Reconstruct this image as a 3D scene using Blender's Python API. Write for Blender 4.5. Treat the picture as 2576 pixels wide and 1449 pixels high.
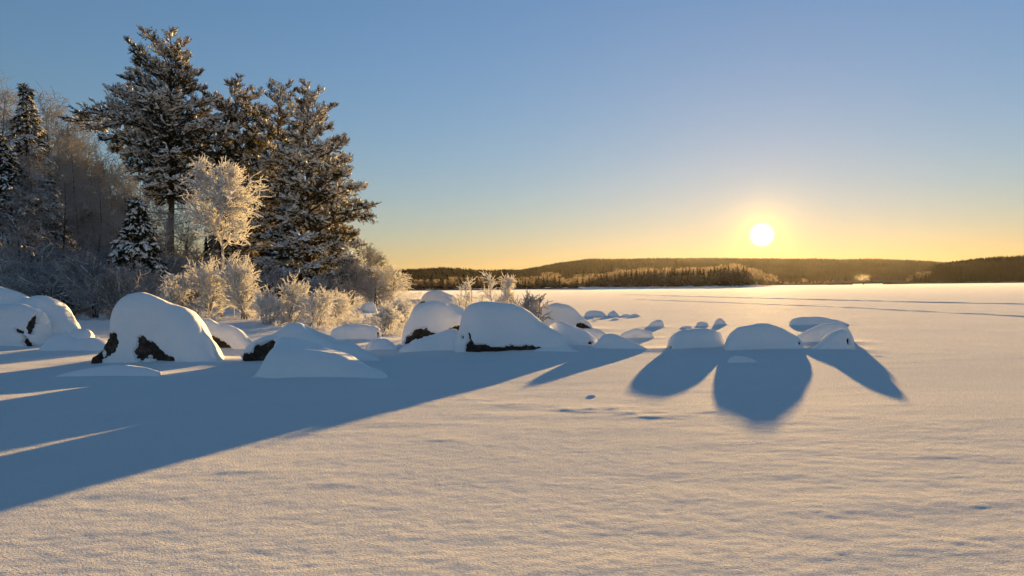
import bpy, math, random
import numpy as np
from mathutils import Matrix, Vector

for _o in list(bpy.data.objects):
    bpy.data.objects.remove(_o, do_unlink=True)
scene = bpy.context.scene
COL = scene.collection

# ------------------------------------------------------------------ camera
F = 1860.0            # focal length in units of a 2576 x 1449 picture
CX, CY = 1288.0, 724.5
RHO = math.atan(0.0115)   # the hand-held camera leans a little
SHY = 2.8                 # horizon above the picture centre
H = 1.6                   # eye height above the ice
cam = bpy.data.cameras.new('camera')
cam.sensor_width = 36.0
cam.lens = 36.0 * F / 2576.0
cam.shift_y = -SHY / 2576.0
cam.clip_start = 0.1
cam.clip_end = 20000
camo = bpy.data.objects.new('camera', cam)
COL.objects.link(camo)
cr, sr = math.cos(RHO), math.sin(RHO)
camo.matrix_world = Matrix(((cr, sr, 0, 0), (0, 0, -1, 0), (-sr, cr, 0, H), (0, 0, 0, 1)))
scene.camera = camo

# ------------------------------------------------------------------ sun + sky
SUN_AZ, SUN_EL = math.radians(18.72), math.radians(3.6)
SUN = np.array([math.sin(SUN_AZ) * math.cos(SUN_EL), math.cos(SUN_AZ) * math.cos(SUN_EL), math.sin(SUN_EL)])
sl = bpy.data.lights.new('sun', 'SUN')
sl.energy = 4.8
sl.angle = math.radians(0.5)
sl.color = (1.0, 0.60, 0.20)
slo = bpy.data.objects.new('sun', sl)
slo.rotation_euler = Vector(SUN).to_track_quat('Z', 'Y').to_euler()
slo.location = (40, 120, 60)
COL.objects.link(slo)

world = bpy.data.worlds.new('World')
scene.world = world
world.use_nodes = True
wt = world.node_tree
wt.nodes.clear()
def wn(t, **k):
    n = wt.nodes.new(t)
    for a, b in k.items():
        setattr(n, a, b)
    return n
sky = wn('ShaderNodeTexSky', sky_type='NISHITA', sun_disc=False)
sky.sun_elevation = SUN_EL
sky.sun_rotation = SUN_AZ
sky.altitude = 100
sky.air_density = 1.2
sky.dust_density = 0.04
sky.ozone_density = 3.0
bg = wn('ShaderNodeBackground')
bg.inputs['Strength'].default_value = 0.073
wout = wn('ShaderNodeOutputWorld')
# the sun itself with its small aureole, added to the sky where it stands
tc = wn('ShaderNodeTexCoord')
dot = wn('ShaderNodeVectorMath', operation='DOT_PRODUCT')
dot.inputs[1].default_value = SUN
acs = wn('ShaderNodeMath', operation='ARCCOSINE')
wt.links.new(tc.outputs['Generated'], dot.inputs[0])
wt.links.new(dot.outputs['Value'], acs.inputs[0])
def glow(sigma, colour, power=1.0):
    d = wn('ShaderNodeMath', operation='DIVIDE'); d.inputs[1].default_value = math.radians(sigma)
    p = wn('ShaderNodeMath', operation='POWER'); p.inputs[1].default_value = power
    m = wn('ShaderNodeMath', operation='MULTIPLY'); m.inputs[1].default_value = -1.0
    e = wn('ShaderNodeMath', operation='EXPONENT')
    v = wn('ShaderNodeVectorMath', operation='SCALE'); v.inputs[0].default_value = colour
    wt.links.new(acs.outputs[0], d.inputs[0]); wt.links.new(d.outputs[0], p.inputs[0])
    wt.links.new(p.outputs[0], m.inputs[0]); wt.links.new(m.outputs[0], e.inputs[0])
    wt.links.new(e.outputs[0], v.inputs['Scale'])
    return v.outputs[0]
GLOWS = [glow(0.56, (60, 52, 30), 3.0), glow(1.3, (5.5, 2.9, 0.1), 1.2), glow(6.0, (0.35, 0.13, 0.0), 1.0)]
tint = wn('ShaderNodeVectorMath', operation='MULTIPLY')
tint.inputs[1].default_value = (1.0, 0.97, 1.04)
# the phone's tone compression of the sky, channel by channel, and the deeper blue it gives the upper sky
sp = wn('ShaderNodeSeparateColor'); cb = wn('ShaderNodeCombineColor')
wt.links.new(sky.outputs[0], sp.inputs[0])
for c, (pw, gn) in enumerate(((0.92, 0.92), (0.77, 0.98), (0.85, 1.02))):
    p = wn('ShaderNodeMath', operation='POWER'); p.inputs[1].default_value = pw
    m = wn('ShaderNodeMath', operation='MULTIPLY'); m.inputs[1].default_value = gn
    wt.links.new(sp.outputs[c], p.inputs[0]); wt.links.new(p.outputs[0], m.inputs[0]); wt.links.new(m.outputs[0], cb.inputs[c])
sz_ = wn('ShaderNodeSeparateXYZ'); wt.links.new(tc.outputs['Generated'], sz_.inputs[0])
up = wn('ShaderNodeMapRange', interpolation_type='SMOOTHSTEP')
up.inputs[1].default_value = 0.05; up.inputs[2].default_value = 0.42
wt.links.new(sz_.outputs[2], up.inputs[0])
deep = wn('ShaderNodeMix', data_type='VECTOR')
deep.inputs[4].default_value = (0.88, 0.87, 0.90); deep.inputs[5].default_value = (0.89, 0.87, 0.99)
wt.links.new(up.outputs[0], deep.inputs[0])
wt.links.new(cb.outputs[0], tint.inputs[0]); wt.links.new(deep.outputs[1], tint.inputs[1])
last = tint.outputs[0]
for g in GLOWS:
    ad = wn('ShaderNodeVectorMath', operation='ADD')
    wt.links.new(last, ad.inputs[0]); wt.links.new(g, ad.inputs[1])
    last = ad.outputs[0]
wt.links.new(last, bg.inputs['Color'])
wt.links.new(bg.outputs[0], wout.inputs[0])

scene.view_settings.view_transform = 'Standard'
scene.view_settings.look = 'None'
scene.view_settings.gamma = 1.0
scene.view_settings.use_curve_mapping = False
scene.view_settings.exposure = 1.86
scene.cycles.use_denoising = True
scene.cycles.use_adaptive_sampling = False
scene.cycles.max_bounces = 8
scene.cycles.diffuse_bounces = 3
scene.cycles.glossy_bounces = 2
scene.cycles.transmission_bounces = 3
scene.cycles.volume_bounces = 0
scene.cycles.transparent_max_bounces = 8
scene.cycles.sample_clamp_indirect = 6.0

# ------------------------------------------------------------------ helpers
def rays(px, py):
    """picture position (2576 x 1449) -> sideways and upward slope of the sight line"""
    a = np.asarray(px, float) - CX
    b = CY - np.asarray(py, float) - SHY
    return (a * cr + b * sr) / F, (-a * sr + b * cr) / F
def gdist(px, py, gz=0.0):
    return float((gz - H) / rays(px, py)[1])
def at(px, py, d):
    X, Z = rays(px, py)
    return np.stack([X * d, np.broadcast_to(d, np.shape(X)) * 1.0, H + Z * d], -1)
def proj(P):
    X, Z = P[..., 0] / P[..., 1], (P[..., 2] - H) / P[..., 1]
    return CX + F * (X * cr - Z * sr), CY - (F * (X * sr + Z * cr) + SHY)

def _hash(ix, iy, iz, seed):
    h = (ix.astype(np.uint32) * np.uint32(374761393) + iy.astype(np.uint32) * np.uint32(668265263)
         + iz.astype(np.uint32) * np.uint32(2147483647) + np.uint32((seed * 974711 + 17) & 0xffffffff))
    h = (h ^ (h >> np.uint32(13))) * np.uint32(1274126177)
    h = (h ^ (h >> np.uint32(16))) * np.uint32(2246822519)
    h = h ^ (h >> np.uint32(15))
    return h.astype(np.float64) / 4294967295.0 * 2 - 1
def noise3(x, y, z, seed=0):
    x, y, z = np.broadcast_arrays(np.asarray(x, float), np.asarray(y, float), np.asarray(z, float))
    x0, y0, z0 = np.floor(x), np.floor(y), np.floor(z)
    fx, fy, fz = x - x0, y - y0, z - z0
    ix, iy, iz = x0.astype(np.int64), y0.astype(np.int64), z0.astype(np.int64)
    u, v, w = [f * f * f * (f * (f * 6 - 15) + 10) for f in (fx, fy, fz)]
    r = 0
    for dx in (0, 1):
        for dy in (0, 1):
            for dz in (0, 1):
                r = r + _hash(ix + dx, iy + dy, iz + dz, seed) * (u if dx else 1 - u) * (v if dy else 1 - v) * (w if dz else 1 - w)
    return r
def noise2(x, y, seed=0):
    x, y = np.broadcast_arrays(np.asarray(x, float), np.asarray(y, float))
    x0, y0 = np.floor(x), np.floor(y)
    fx, fy = x - x0, y - y0
    ix, iy = x0.astype(np.int64), y0.astype(np.int64)
    iz = np.zeros_like(ix)
    u, v = [f * f * f * (f * (f * 6 - 15) + 10) for f in (fx, fy)]
    return (_hash(ix, iy, iz, seed) * (1 - u) * (1 - v) + _hash(ix + 1, iy, iz, seed) * u * (1 - v)
            + _hash(ix, iy + 1, iz, seed) * (1 - u) * v + _hash(ix + 1, iy + 1, iz, seed) * u * v)
def fbm3(P, f, seed, octv=3):
    r, a = 0, 1.0
    for k in range(octv):
        r = r + a * noise3(P[..., 0] * f, P[..., 1] * f, P[..., 2] * f, seed + k)
        f *= 2.03; a *= 0.5
    return r
def sstep(a, b, x):
    t = np.clip((x - a) / (b - a), 0, 1)
    return t * t * (3 - 2 * t)

def mesh_of(name, V, FACES, mats, smooth=True):
    """FACES: list of (face index array (n, 3|4), material slot)"""
    me = bpy.data.meshes.new(name)
    V = np.ascontiguousarray(V, dtype=np.float32)
    FACES = [(np.asarray(f, dtype=np.int32), s) for f, s in FACES if len(f)]
    nl = sum(f.size for f, s in FACES); nf = sum(len(f) for f, s in FACES)
    me.vertices.add(len(V)); me.loops.add(nl); me.polygons.add(nf)
    me.vertices.foreach_set('co', V.ravel())
    me.loops.foreach_set('vertex_index', np.concatenate([f.ravel() for f, s in FACES]))
    tot = np.concatenate([np.full(len(f), f.shape[1], np.int32) for f, s in FACES])
    st = np.concatenate([[0], np.cumsum(tot)[:-1]]).astype(np.int32)
    me.polygons.foreach_set('loop_start', st)
    me.polygons.foreach_set('loop_total', tot)
    me.polygons.foreach_set('material_index', np.concatenate([np.full(len(f), s, np.int32) for f, s in FACES]))
    me.polygons.foreach_set('use_smooth', np.full(nf, smooth, bool))
    for m in mats:
        me.materials.append(m)
    me.update(calc_edges=True)
    return me
def link(name, data, parent=None, loc=None, rotz=0.0, scale=1.0, **props):
    o = bpy.data.objects.new(name, data)
    COL.objects.link(o)
    if parent is not None:
        o.parent = parent
    if loc is not None:
        o.location = [float(c) for c in loc]
    if rotz:
        o.rotation_euler = (0, 0, rotz)
    if scale != 1.0:
        o.scale = (scale,) * 3 if np.isscalar(scale) else scale
    for k, v in props.items():
        if v:
            o[k] = v
    return o
def copy_tree(o, parent=None):
    c = o.copy()
    COL.objects.link(c)
    if parent is not None:
        c.parent = parent
    for ch in o.children:
        copy_tree(ch, c)
    return c
def grid_faces(n, m, closed_m=False):
    """faces of an n x m vertex grid (row major)"""
    i = np.arange(n - 1)[:, None]; mm = m if closed_m else m - 1
    j = np.arange(mm)[None, :]; j1 = (j + 1) % m
    a = i * m + j; b = i * m + j1; c = (i + 1) * m + j1; d = (i + 1) * m + j
    return np.stack([a, b, c, d], -1).reshape(-1, 4)

# ------------------------------------------------------------------ materials
def newmat(name):
    m = bpy.data.materials.new(name)
    m.use_nodes = True
    t = m.node_tree
    t.nodes.clear()
    o = t.nodes.new('ShaderNodeOutputMaterial')
    return m, t, o
def node(t, typ, ins=None, **k):
    n = t.nodes.new(typ)
    for a, b in k.items():
        setattr(n, a, b)
    for a, b in (ins or {}).items():
        if isinstance(b, bpy.types.NodeSocket):
            t.links.new(b, n.inputs[a])
        else:
            n.inputs[a].default_value = b
    return n
def ramp(t, fac, stops):
    r = node(t, 'ShaderNodeValToRGB', {'Fac': fac})
    e = r.color_ramp.elements
    while len(e) < len(stops):
        e.new(0.5)
    for k, (p, c) in enumerate(stops):
        e[k].position = p; e[k].color = (*c, 1)
    return r.outputs['Color']

def snow_mat(name, grain=0.012, scale=(30, 45, 30), fine=0.004, rough=0.84, sheen=0.2, spec=0.16):
    m, t, o = newmat(name)
    g = node(t, 'ShaderNodeNewGeometry')
    mp = node(t, 'ShaderNodeMapping', {'Vector': g.outputs['Position'], 'Scale': scale})
    n1 = node(t, 'ShaderNodeTexNoise', {'Vector': mp.outputs[0], 'Scale': 1.0, 'Detail': 3.0, 'Roughness': 0.6})
    n2 = node(t, 'ShaderNodeTexNoise', {'Vector': mp.outputs[0], 'Scale': 3.6, 'Detail': 2.0})
    b1 = node(t, 'ShaderNodeBump', {'Height': n1.outputs[0], 'Distance': grain, 'Strength': 1.0})
    b2 = node(t, 'ShaderNodeBump', {'Height': n2.outputs[0], 'Distance': fine, 'Strength': 1.0, 'Normal': b1.outputs[0]})
    n3 = node(t, 'ShaderNodeTexNoise', {'Vector': g.outputs['Position'], 'Scale': 0.8, 'Detail': 4.0})
    col = ramp(t, n3.outputs[0], [(0.3, (0.90, 0.905, 0.92)), (0.7, (0.95, 0.95, 0.96))])
    p = node(t, 'ShaderNodeBsdfPrincipled', {'Base Color': col, 'Roughness': rough, 'Specular IOR Level': 0.0, 'Sheen Weight': sheen, 'Sheen Roughness': 0.45, 'Normal': b2.outputs[0]})
    sh = p.outputs[0]
    lw = node(t, 'ShaderNodeLayerWeight', {'Blend': 0.5})
    pw = node(t, 'ShaderNodeMath', {0: lw.outputs['Facing'], 1: 5.0}, operation='POWER')
    pm = node(t, 'ShaderNodeMath', {0: pw.outputs[0], 1: spec}, operation='MULTIPLY')
    gs = node(t, 'ShaderNodeBsdfGlossy', {'Color': (0.95, 0.95, 0.95, 1), 'Roughness': rough, 'Normal': b1.outputs[0]})
    ms = node(t, 'ShaderNodeMixShader', {0: pm.outputs[0], 1: sh, 2: gs.outputs[0]})
    sh = ms.outputs[0]
    t.links.new(sh, o.inputs[0])
    return m
M_SNOW = snow_mat('snow_field_mat', grain=0.031, scale=(46, 68, 46), fine=0.003, sheen=0.35)
M_CAP = snow_mat('snow_cap_mat', grain=0.022, scale=(11, 11, 11), fine=0.006)
M_LOAD = snow_mat('tree_snow_mat', grain=0.01, scale=(14, 14, 14), fine=0.003)

def rock_mat():
    m, t, o = newmat('dark_rock_mat')
    g = node(t, 'ShaderNodeNewGeometry')
    n1 = node(t, 'ShaderNodeTexNoise', {'Vector': g.outputs['Position'], 'Scale': 6.0, 'Detail': 8.0, 'Roughness': 0.65})
    n2 = node(t, 'ShaderNodeTexNoise', {'Vector': g.outputs['Position'], 'Scale': 22.0, 'Detail': 5.0})
    c = ramp(t, n1.outputs[0], [(0.3, (0.016, 0.014, 0.012)), (0.52, (0.045, 0.034, 0.026)), (0.72, (0.13, 0.095, 0.066))])
    b = node(t, 'ShaderNodeBump', {'Height': n2.outputs[0], 'Distance': 0.03})
    p = node(t, 'ShaderNodeBsdfPrincipled', {'Base Color': c, 'Roughness': 0.85, 'Specular IOR Level': 0.2, 'Normal': b.outputs[0]})
    t.links.new(p.outputs[0], o.inputs[0])
    return m
M_ROCK = rock_mat()

def thin_mat(name, c1, c2, trans, scale=3.0, rough=0.7, weight=0.35):
    """frost, needles: a diffuse face that lets part of the light through"""
    m, t, o = newmat(name)
    g = node(t, 'ShaderNodeNewGeometry')
    n1 = node(t, 'ShaderNodeTexNoise', {'Vector': g.outputs['Position'], 'Scale': scale, 'Detail': 3.0})
    c = ramp(t, n1.outputs[0], [(0.35, c1), (0.65, c2)])
    d = node(t, 'ShaderNodeBsdfDiffuse', {'Color': c, 'Roughness': rough})
    tr = node(t, 'ShaderNodeBsdfTranslucent', {'Color': (*trans, 1)})
    mx = node(t, 'ShaderNodeMixShader', {0: weight, 1: d.outputs[0], 2: tr.outputs[0]})
    t.links.new(mx.outputs[0], o.inputs[0])
    return m
M_FROST = thin_mat('frost_mat', (0.80, 0.81, 0.83), (0.92, 0.92, 0.92), (0.95, 0.94, 0.92), 2.0, weight=0.48)
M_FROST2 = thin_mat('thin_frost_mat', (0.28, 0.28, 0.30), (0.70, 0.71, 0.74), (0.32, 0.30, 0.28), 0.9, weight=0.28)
M_NEEDLE = thin_mat('needle_mat', (0.030, 0.036, 0.020), (0.062, 0.066, 0.036), (0.10, 0.075, 0.025), 1.2, weight=0.4)
M_NEEDLE2 = thin_mat('dark_needle_mat', (0.022, 0.030, 0.020), (0.045, 0.055, 0.034), (0.05, 0.05, 0.02), 1.2, weight=0.3)
def bark_mat(name, c1, c2, scale=(18, 18, 3)):
    m, t, o = newmat(name)
    g = node(t, 'ShaderNodeTexCoord')
    mp = node(t, 'ShaderNodeMapping', {'Vector': g.outputs['Object'], 'Scale': scale})
    n1 = node(t, 'ShaderNodeTexNoise', {'Vector': mp.outputs[0], 'Scale': 1.0, 'Detail': 6.0, 'Roughness': 0.65})
    c = ramp(t, n1.outputs[0], [(0.35, c1), (0.65, c2)])
    b = node(t, 'ShaderNodeBump', {'Height': n1.outputs[0], 'Distance': 0.05})
    p = node(t, 'ShaderNodeBsdfPrincipled', {'Base Color': c, 'Roughness': 0.9, 'Specular IOR Level': 0.15, 'Normal': b.outputs[0]})
    t.links.new(p.outputs[0], o.inputs[0])
    return m
M_BARK = bark_mat('pine_bark_mat', (0.035, 0.026, 0.020), (0.12, 0.085, 0.06))
M_BIRCH = bark_mat('birch_bark_mat', (0.07, 0.06, 0.055), (0.42, 0.40, 0.38), (9, 9, 14))
M_FARWOOD = thin_mat('far_forest_mat', (0.022, 0.024, 0.018), (0.050, 0.050, 0.036), (0.04, 0.035, 0.02), 0.02, weight=0.2)
M_FARFROST = thin_mat('far_frost_mat', (0.15, 0.14, 0.13), (0.36, 0.34, 0.32), (0.50, 0.41, 0.29), 0.15, weight=0.42)
M_FARSHADE = thin_mat('far_shade_grey_mat', (0.07, 0.07, 0.068), (0.16, 0.155, 0.15), (0.10, 0.085, 0.06), 0.15, weight=0.2)  # greyed far frost for low birches, banks, abutments: shade put into the colour

# ------------------------------------------------------------------ boulders: outlines as seen, each set at its own distance
def bo(label, prof, base, patch=(), depth=0.75, a=1.12, b=0.84, lump=0.075, thick=0.07, kind='boulder', xo=0.0):
    return dict(label=label, prof=prof, base=base, patch=patch, depth=depth, a=a, b=b, lump=lump, thick=thick, kind=kind, xo=xo)
BOULDERS = [
 bo('snow-capped block at the left picture edge with sunlit top, behind the torn dark one',
    [(-150, 850), (-125, 765), (-85, 725), (-30, 716), (0, 724), (13, 731), (47, 741), (77, 761), (93, 778), (99, 830), (100, 852)], 852, depth=0.35),
 bo('low snow-capped boulder at the left picture edge, dark rock torn bare on its right',
    [(-130, 870), (-110, 785), (-50, 764), (0, 763), (20, 765), (60, 771), (87, 778), (97, 785), (95, 805), (92, 830), (90, 874)], 875,
    patch=[[(66, 812), (85, 799), (99, 788), (99, 805), (92, 822), (84, 838), (76, 845), (72, 836), (63, 825)], [(30, 823), (44, 827), (57, 831), (57, 841), (40, 836)],
           [(60, 846), (75, 860), (92, 872), (92, 880), (72, 874), (52, 860)]], depth=0.35, a=0.95, b=0.7, lump=0.08),
 bo('smooth upright snow-covered boulder left of the frosted tufts',
    [(52, 868), (58, 800), (66, 760), (75, 747), (95, 745), (130, 748), (147, 755), (163, 776), (177, 796), (188, 813), (191, 830), (192, 848)], 850, depth=0.4),
 bo('low rounded snow drift between the torn left boulder and the tallest boulder',
    [(94, 879), (112, 862), (127, 847), (143, 838), (160, 842), (185, 853), (215, 849), (240, 847), (258, 858), (270, 880)], 886, depth=0.45, a=1.0, b=2.2, kind='drift', lump=0.03),
 bo('small square snow-topped stone behind the drift beside the tallest boulder',
    [(170, 846), (173, 831), (185, 828), (200, 828), (222, 831), (230, 838), (231, 847)], 848, depth=0.5),
 bo('tallest boulder, humped under snow with two ragged black rock patches on its front',
    [(256, 905), (257, 866), (263, 850), (283, 830), (302, 806), (317, 776), (333, 756), (350, 745), (370, 740), (400, 745), (433, 760), (467, 778), (487, 796), (500, 811), (515, 836), (533, 853), (547, 873), (553, 886), (563, 900), (573, 914)], 918,
    patch=[[(253, 906), (254, 876), (264, 850), (280, 834), (293, 838), (291, 853), (297, 860), (290, 880), (267, 900)],
           [(333, 893), (343, 866), (347, 846), (358, 844), (367, 856), (383, 858), (393, 871), (413, 890), (433, 898), (438, 905), (427, 916), (393, 915), (380, 906), (377, 896), (353, 911), (340, 896)],
           [(543, 893), (548, 893), (550, 900), (546, 903)]], depth=0.62, a=1.1, b=0.74, lump=0.085),
 bo('flat snow drift lying in front of the tallest boulder',
    [(135, 948), (165, 940), (200, 931), (267, 920), (317, 918), (360, 923), (385, 932), (400, 940)], 950, depth=0.28, a=1.0, b=2.4, kind='drift', lump=0.02),
 bo('snow-covered boulder right behind the tallest one, dark wedge of rock on its lower left',
    [(488, 880), (492, 830), (497, 810), (510, 805), (530, 806), (547, 814), (573, 816), (600, 826), (620, 843), (636, 860), (642, 882)], 885,
    patch=[[(515, 838), (524, 839), (537, 841), (550, 853), (563, 858), (583, 878), (580, 884), (553, 886), (540, 872), (528, 860)]], depth=0.5),
 bo('long snow-draped boulder with a black hollow at its left end, behind the low front mound',
    [(612, 900), (616, 886), (630, 865), (653, 848), (694, 832), (725, 818), (750, 812), (764, 812), (775, 819), (805, 825), (833, 833), (853, 848), (875, 851), (903, 862), (925, 879), (955, 906)], 915,
    patch=[[(608, 892), (618, 888), (633, 887), (644, 864), (669, 857), (692, 856), (690, 872), (672, 900), (660, 922), (625, 922), (610, 912)]], depth=0.42, a=1.05, b=0.85, lump=0.08),
 bo('nearest low mound of smooth snow with a long tail running right, before the black hollow',
    [(636, 950), (644, 928), (652, 910), (661, 893), (675, 868), (697, 852), (736, 851), (764, 858), (791, 866), (833, 882), (875, 893), (903, 909), (930, 926), (955, 938), (975, 950)], 958, depth=0.42, a=1.0, b=1.12, kind='drift', lump=0.06),
 bo('flat-topped snow-covered stone in front of the low frosted scrub, with a dark right edge',
    [(830, 842), (836, 829), (847, 823), (869, 815), (903, 814), (930, 815), (947, 819), (955, 826), (956, 840), (956, 852)], 857,
    patch=[[(949, 836), (958, 832), (958, 846), (950, 847)]], depth=0.5),
 bo('small round snow hump between the flat-topped stone and the pair of biggest middle boulders',
    [(912, 882), (922, 865), (935, 853), (953, 850), (972, 851), (986, 862), (1000, 880)], 885, depth=0.6, a=1.0, b=1.8, kind='drift'),
 bo('little pointed snow-capped stone among the frosted scrub, left one of two',
    [(905, 780), (910, 771), (922, 762), (936, 758), (944, 770), (948, 781)], 782, depth=0.6),
 bo('little snow-capped stone with dark foot among the frosted scrub, right one of two',
    [(974, 783), (980, 766), (989, 757), (1000, 754), (1014, 762), (1030, 783)], 785, patch=[[(990, 775), (1010, 777), (1017, 784), (1006, 788), (990, 784)]], depth=0.6),
 bo('farther of two stacked snow-topped rocks by the willow saplings',
    [(1060, 768), (1063, 750), (1067, 738), (1076, 732), (1091, 729), (1108, 729), (1121, 734), (1141, 744), (1150, 755)], 760, patch=[[(1060, 750), (1066, 744), (1067, 758), (1060, 762)]], depth=0.5),
 bo('nearer of two stacked snow-topped rocks by the willow saplings, rock bare on its left',
    [(1053, 772), (1058, 759), (1066, 747), (1078, 742), (1106, 741), (1128, 744), (1150, 750), (1168, 764)], 772,
    patch=[[(1055, 768), (1058, 759), (1067, 755), (1070, 766), (1060, 773)], [(1075, 762), (1088, 760), (1092, 765), (1074, 769)]], depth=0.45),
 bo('wide domed boulder half hidden behind the biggest middle boulder, small black hollows below its snow',
    [(1012, 868), (1017, 850), (1026, 824), (1038, 797), (1048, 777), (1066, 769), (1101, 762), (1126, 761), (1148, 764), (1166, 770), (1180, 779), (1200, 800), (1212, 860)], 872,
    patch=[[(1018, 862), (1020, 846), (1041, 834), (1054, 827), (1070, 825), (1080, 835), (1094, 840), (1075, 846), (1040, 856), (1024, 864)],
           [(1125, 829), (1141, 820), (1163, 813), (1170, 828), (1160, 848), (1150, 842), (1143, 829)]], depth=0.45, a=1.0, b=0.74, lump=0.08),
 bo('smooth snow drift banked against the front of the wide domed boulder',
    [(1004, 880), (1020, 868), (1041, 857), (1079, 844), (1116, 832), (1131, 827), (1147, 828), (1158, 836), (1168, 858), (1172, 885)], 892, depth=0.3, a=1.0, b=1.8, kind='drift', lump=0.02),
 bo('biggest middle boulder under a thick snow cap, long black band of rock along its foot',
    [(1149, 888), (1150, 862), (1156, 832), (1166, 794), (1178, 774), (1191, 767), (1216, 763), (1253, 765), (1291, 768), (1316, 777), (1336, 787), (1356, 803), (1378, 819), (1403, 834), (1423, 849), (1433, 862), (1438, 874)], 892,
    patch=[[(1173, 895), (1171, 869), (1177, 857), (1178, 838), (1186, 854), (1196, 869), (1228, 869), (1236, 873), (1256, 873), (1263, 878), (1276, 868), (1298, 869), (1308, 872), (1333, 869), (1364, 874), (1360, 890), (1266, 902), (1176, 902)],
           [(1160, 846), (1164, 844), (1166, 850), (1162, 851)]], depth=0.5, a=1.0, b=0.74, lump=0.06),
 bo('narrow snow ridge curling round the right foot of the biggest middle boulder',
    [(1328, 890), (1345, 881), (1366, 874), (1391, 864), (1411, 860), (1428, 869), (1446, 879), (1480, 888)], 893, depth=0.3, a=1.0, b=2.0, kind='drift', lump=0.02),
 bo('pointed snow-covered boulder standing behind the biggest middle one, reddish rock low on its right',
    [(1335, 822), (1342, 800), (1352, 787), (1366, 774), (1386, 760), (1401, 756), (1416, 760), (1441, 774), (1456, 787), (1468, 799), (1483, 812), (1498, 829)], 832,
    patch=[[(1450, 818), (1459, 810), (1478, 814), (1492, 823), (1489, 829), (1472, 827), (1456, 822)]], depth=0.5),
 bo('small snow hump peeping over the left foot of the pointed boulder',
    [(1328, 792), (1336, 783), (1344, 780), (1352, 785), (1362, 795)], 797, depth=0.6, kind='drift'),
 bo('slanting snow-covered boulder between the biggest middle boulder and the sharp snow cone, one tiny hole',
    [(1360, 870), (1372, 835), (1388, 819), (1401, 812), (1416, 810), (1436, 817), (1456, 827), (1478, 834), (1496, 849), (1507, 862), (1512, 876)], 882,
    patch=[[(1478, 863), (1484, 857), (1489, 860), (1486, 865)]], depth=0.45, a=0.9, b=0.9),
 bo('double-humped little snow mound just behind the sharp snow cone',
    [(1456, 850), (1466, 829), (1476, 825), (1488, 828), (1497, 827), (1507, 828), (1518, 834), (1530, 850)], 860, depth=0.5, kind='drift'),
 bo('sharp smooth snow cone casting a thin dagger-like shadow towards the camera',
    [(1486, 884), (1490, 876), (1496, 866), (1504, 857), (1516, 845), (1531, 840), (1548, 842), (1566, 849), (1586, 857), (1606, 866), (1634, 882)], 884, depth=0.5, a=1.0, b=1.05, lump=0.02),
 bo('low block of snow with a notched top behind the sharp snow cone',
    [(1552, 852), (1558, 844), (1570, 834), (1589, 829), (1614, 829), (1623, 831), (1637, 831), (1645, 840), (1649, 851)], 852, depth=0.5),
 bo('left dome of the two joined round boulders on the open ice',
    [(1680, 880), (1681, 866), (1685, 852), (1698, 837), (1717, 828), (1748, 825), (1773, 825), (1798, 830), (1814, 837), (1823, 847), (1832, 865), (1834, 880)], 882,
    patch=[[(1679, 874), (1690, 872), (1692, 876), (1682, 882)]], depth=0.55, a=1.0, b=0.76, lump=0.05),
 bo('right and larger dome of the two joined round boulders on the open ice',
    [(1826, 880), (1830, 856), (1842, 837), (1858, 825), (1883, 820), (1904, 816), (1929, 816), (1948, 822), (1967, 828), (1983, 837), (2004, 845), (2011, 851), (2013, 864), (2022, 883)], 885,
    patch=[[(2010, 858), (2013, 856), (2014, 867), (2010, 866)]], depth=0.5, a=1.0, b=0.76, lump=0.05),
 bo('tiny wedge of snow in the shadow of the two joined domes',
    [(1829, 914), (1834, 903), (1845, 895), (1858, 894), (1873, 897), (1892, 903), (1908, 912)], 914, depth=0.45, a=1.0, b=1.0, lump=0.015),
 bo('broad sloping snow mound behind the little tent-shaped one on the right',
    [(1992, 862), (2003, 846), (2020, 836), (2045, 825), (2067, 816), (2092, 812), (2114, 812), (2125, 817), (2133, 829), (2142, 846), (2150, 862)], 864, depth=0.5, lump=0.02),
 bo('tent-shaped snow mound on the right with a small brown scar, throwing the longest pointed shadow',
    [(2038, 884), (2046, 877), (2061, 862), (2089, 837), (2108, 830), (2120, 827), (2130, 830), (2137, 840), (2143, 859), (2151, 884)], 885,
    patch=[[(2131, 858), (2134, 847), (2139, 852), (2138, 863), (2133, 865)]], depth=0.5, a=0.9, b=0.9, lump=0.02),
 bo('long flat snow slab on the ice behind the right-hand mounds',
    [(1986, 818), (1989, 809), (1995, 803), (2014, 798), (2045, 798), (2073, 800), (2108, 805), (2138, 816)], 818, depth=0.4, lump=0.02),
 bo('tiny snow-covered stone just behind the left dome of the joined pair',
    [(1710, 826), (1714, 822), (1726, 820), (1739, 821), (1742, 826)], 826, depth=0.6, lump=0.01),
 bo('small squat snow-covered stone on the ice between the two domes',
    [(1749, 822), (1755, 811), (1765, 808), (1779, 812), (1784, 822)], 822, depth=0.6, lump=0.01),
 bo('small peaked snow-covered stone on the ice, right of the squat one',
    [(1795, 818), (1798, 812), (1804, 803), (1812, 800), (1820, 805), (1829, 817)], 818, depth=0.6, lump=0.01),
 bo('lone leaning snow-covered stone on the ice above the notched block',
    [(1624, 824), (1630, 820), (1639, 811), (1650, 805), (1664, 804), (1669, 812), (1672, 822)], 824, depth=0.6, lump=0.01),
 bo('rounded snow-covered stone, leftmost of the far row right of the pointed boulder',
    [(1469, 797), (1472, 788), (1479, 783), (1491, 780), (1514, 783), (1524, 790), (1528, 797)], 797, depth=0.55, lump=0.01),
 bo('small peaked snow-covered stone, second in the far row right of the pointed boulder',
    [(1525, 797), (1533, 787), (1544, 780), (1552, 787), (1560, 796)], 797, depth=0.6, lump=0.01),
 bo('flattish little stone, third in the far row right of the pointed boulder',
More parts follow.
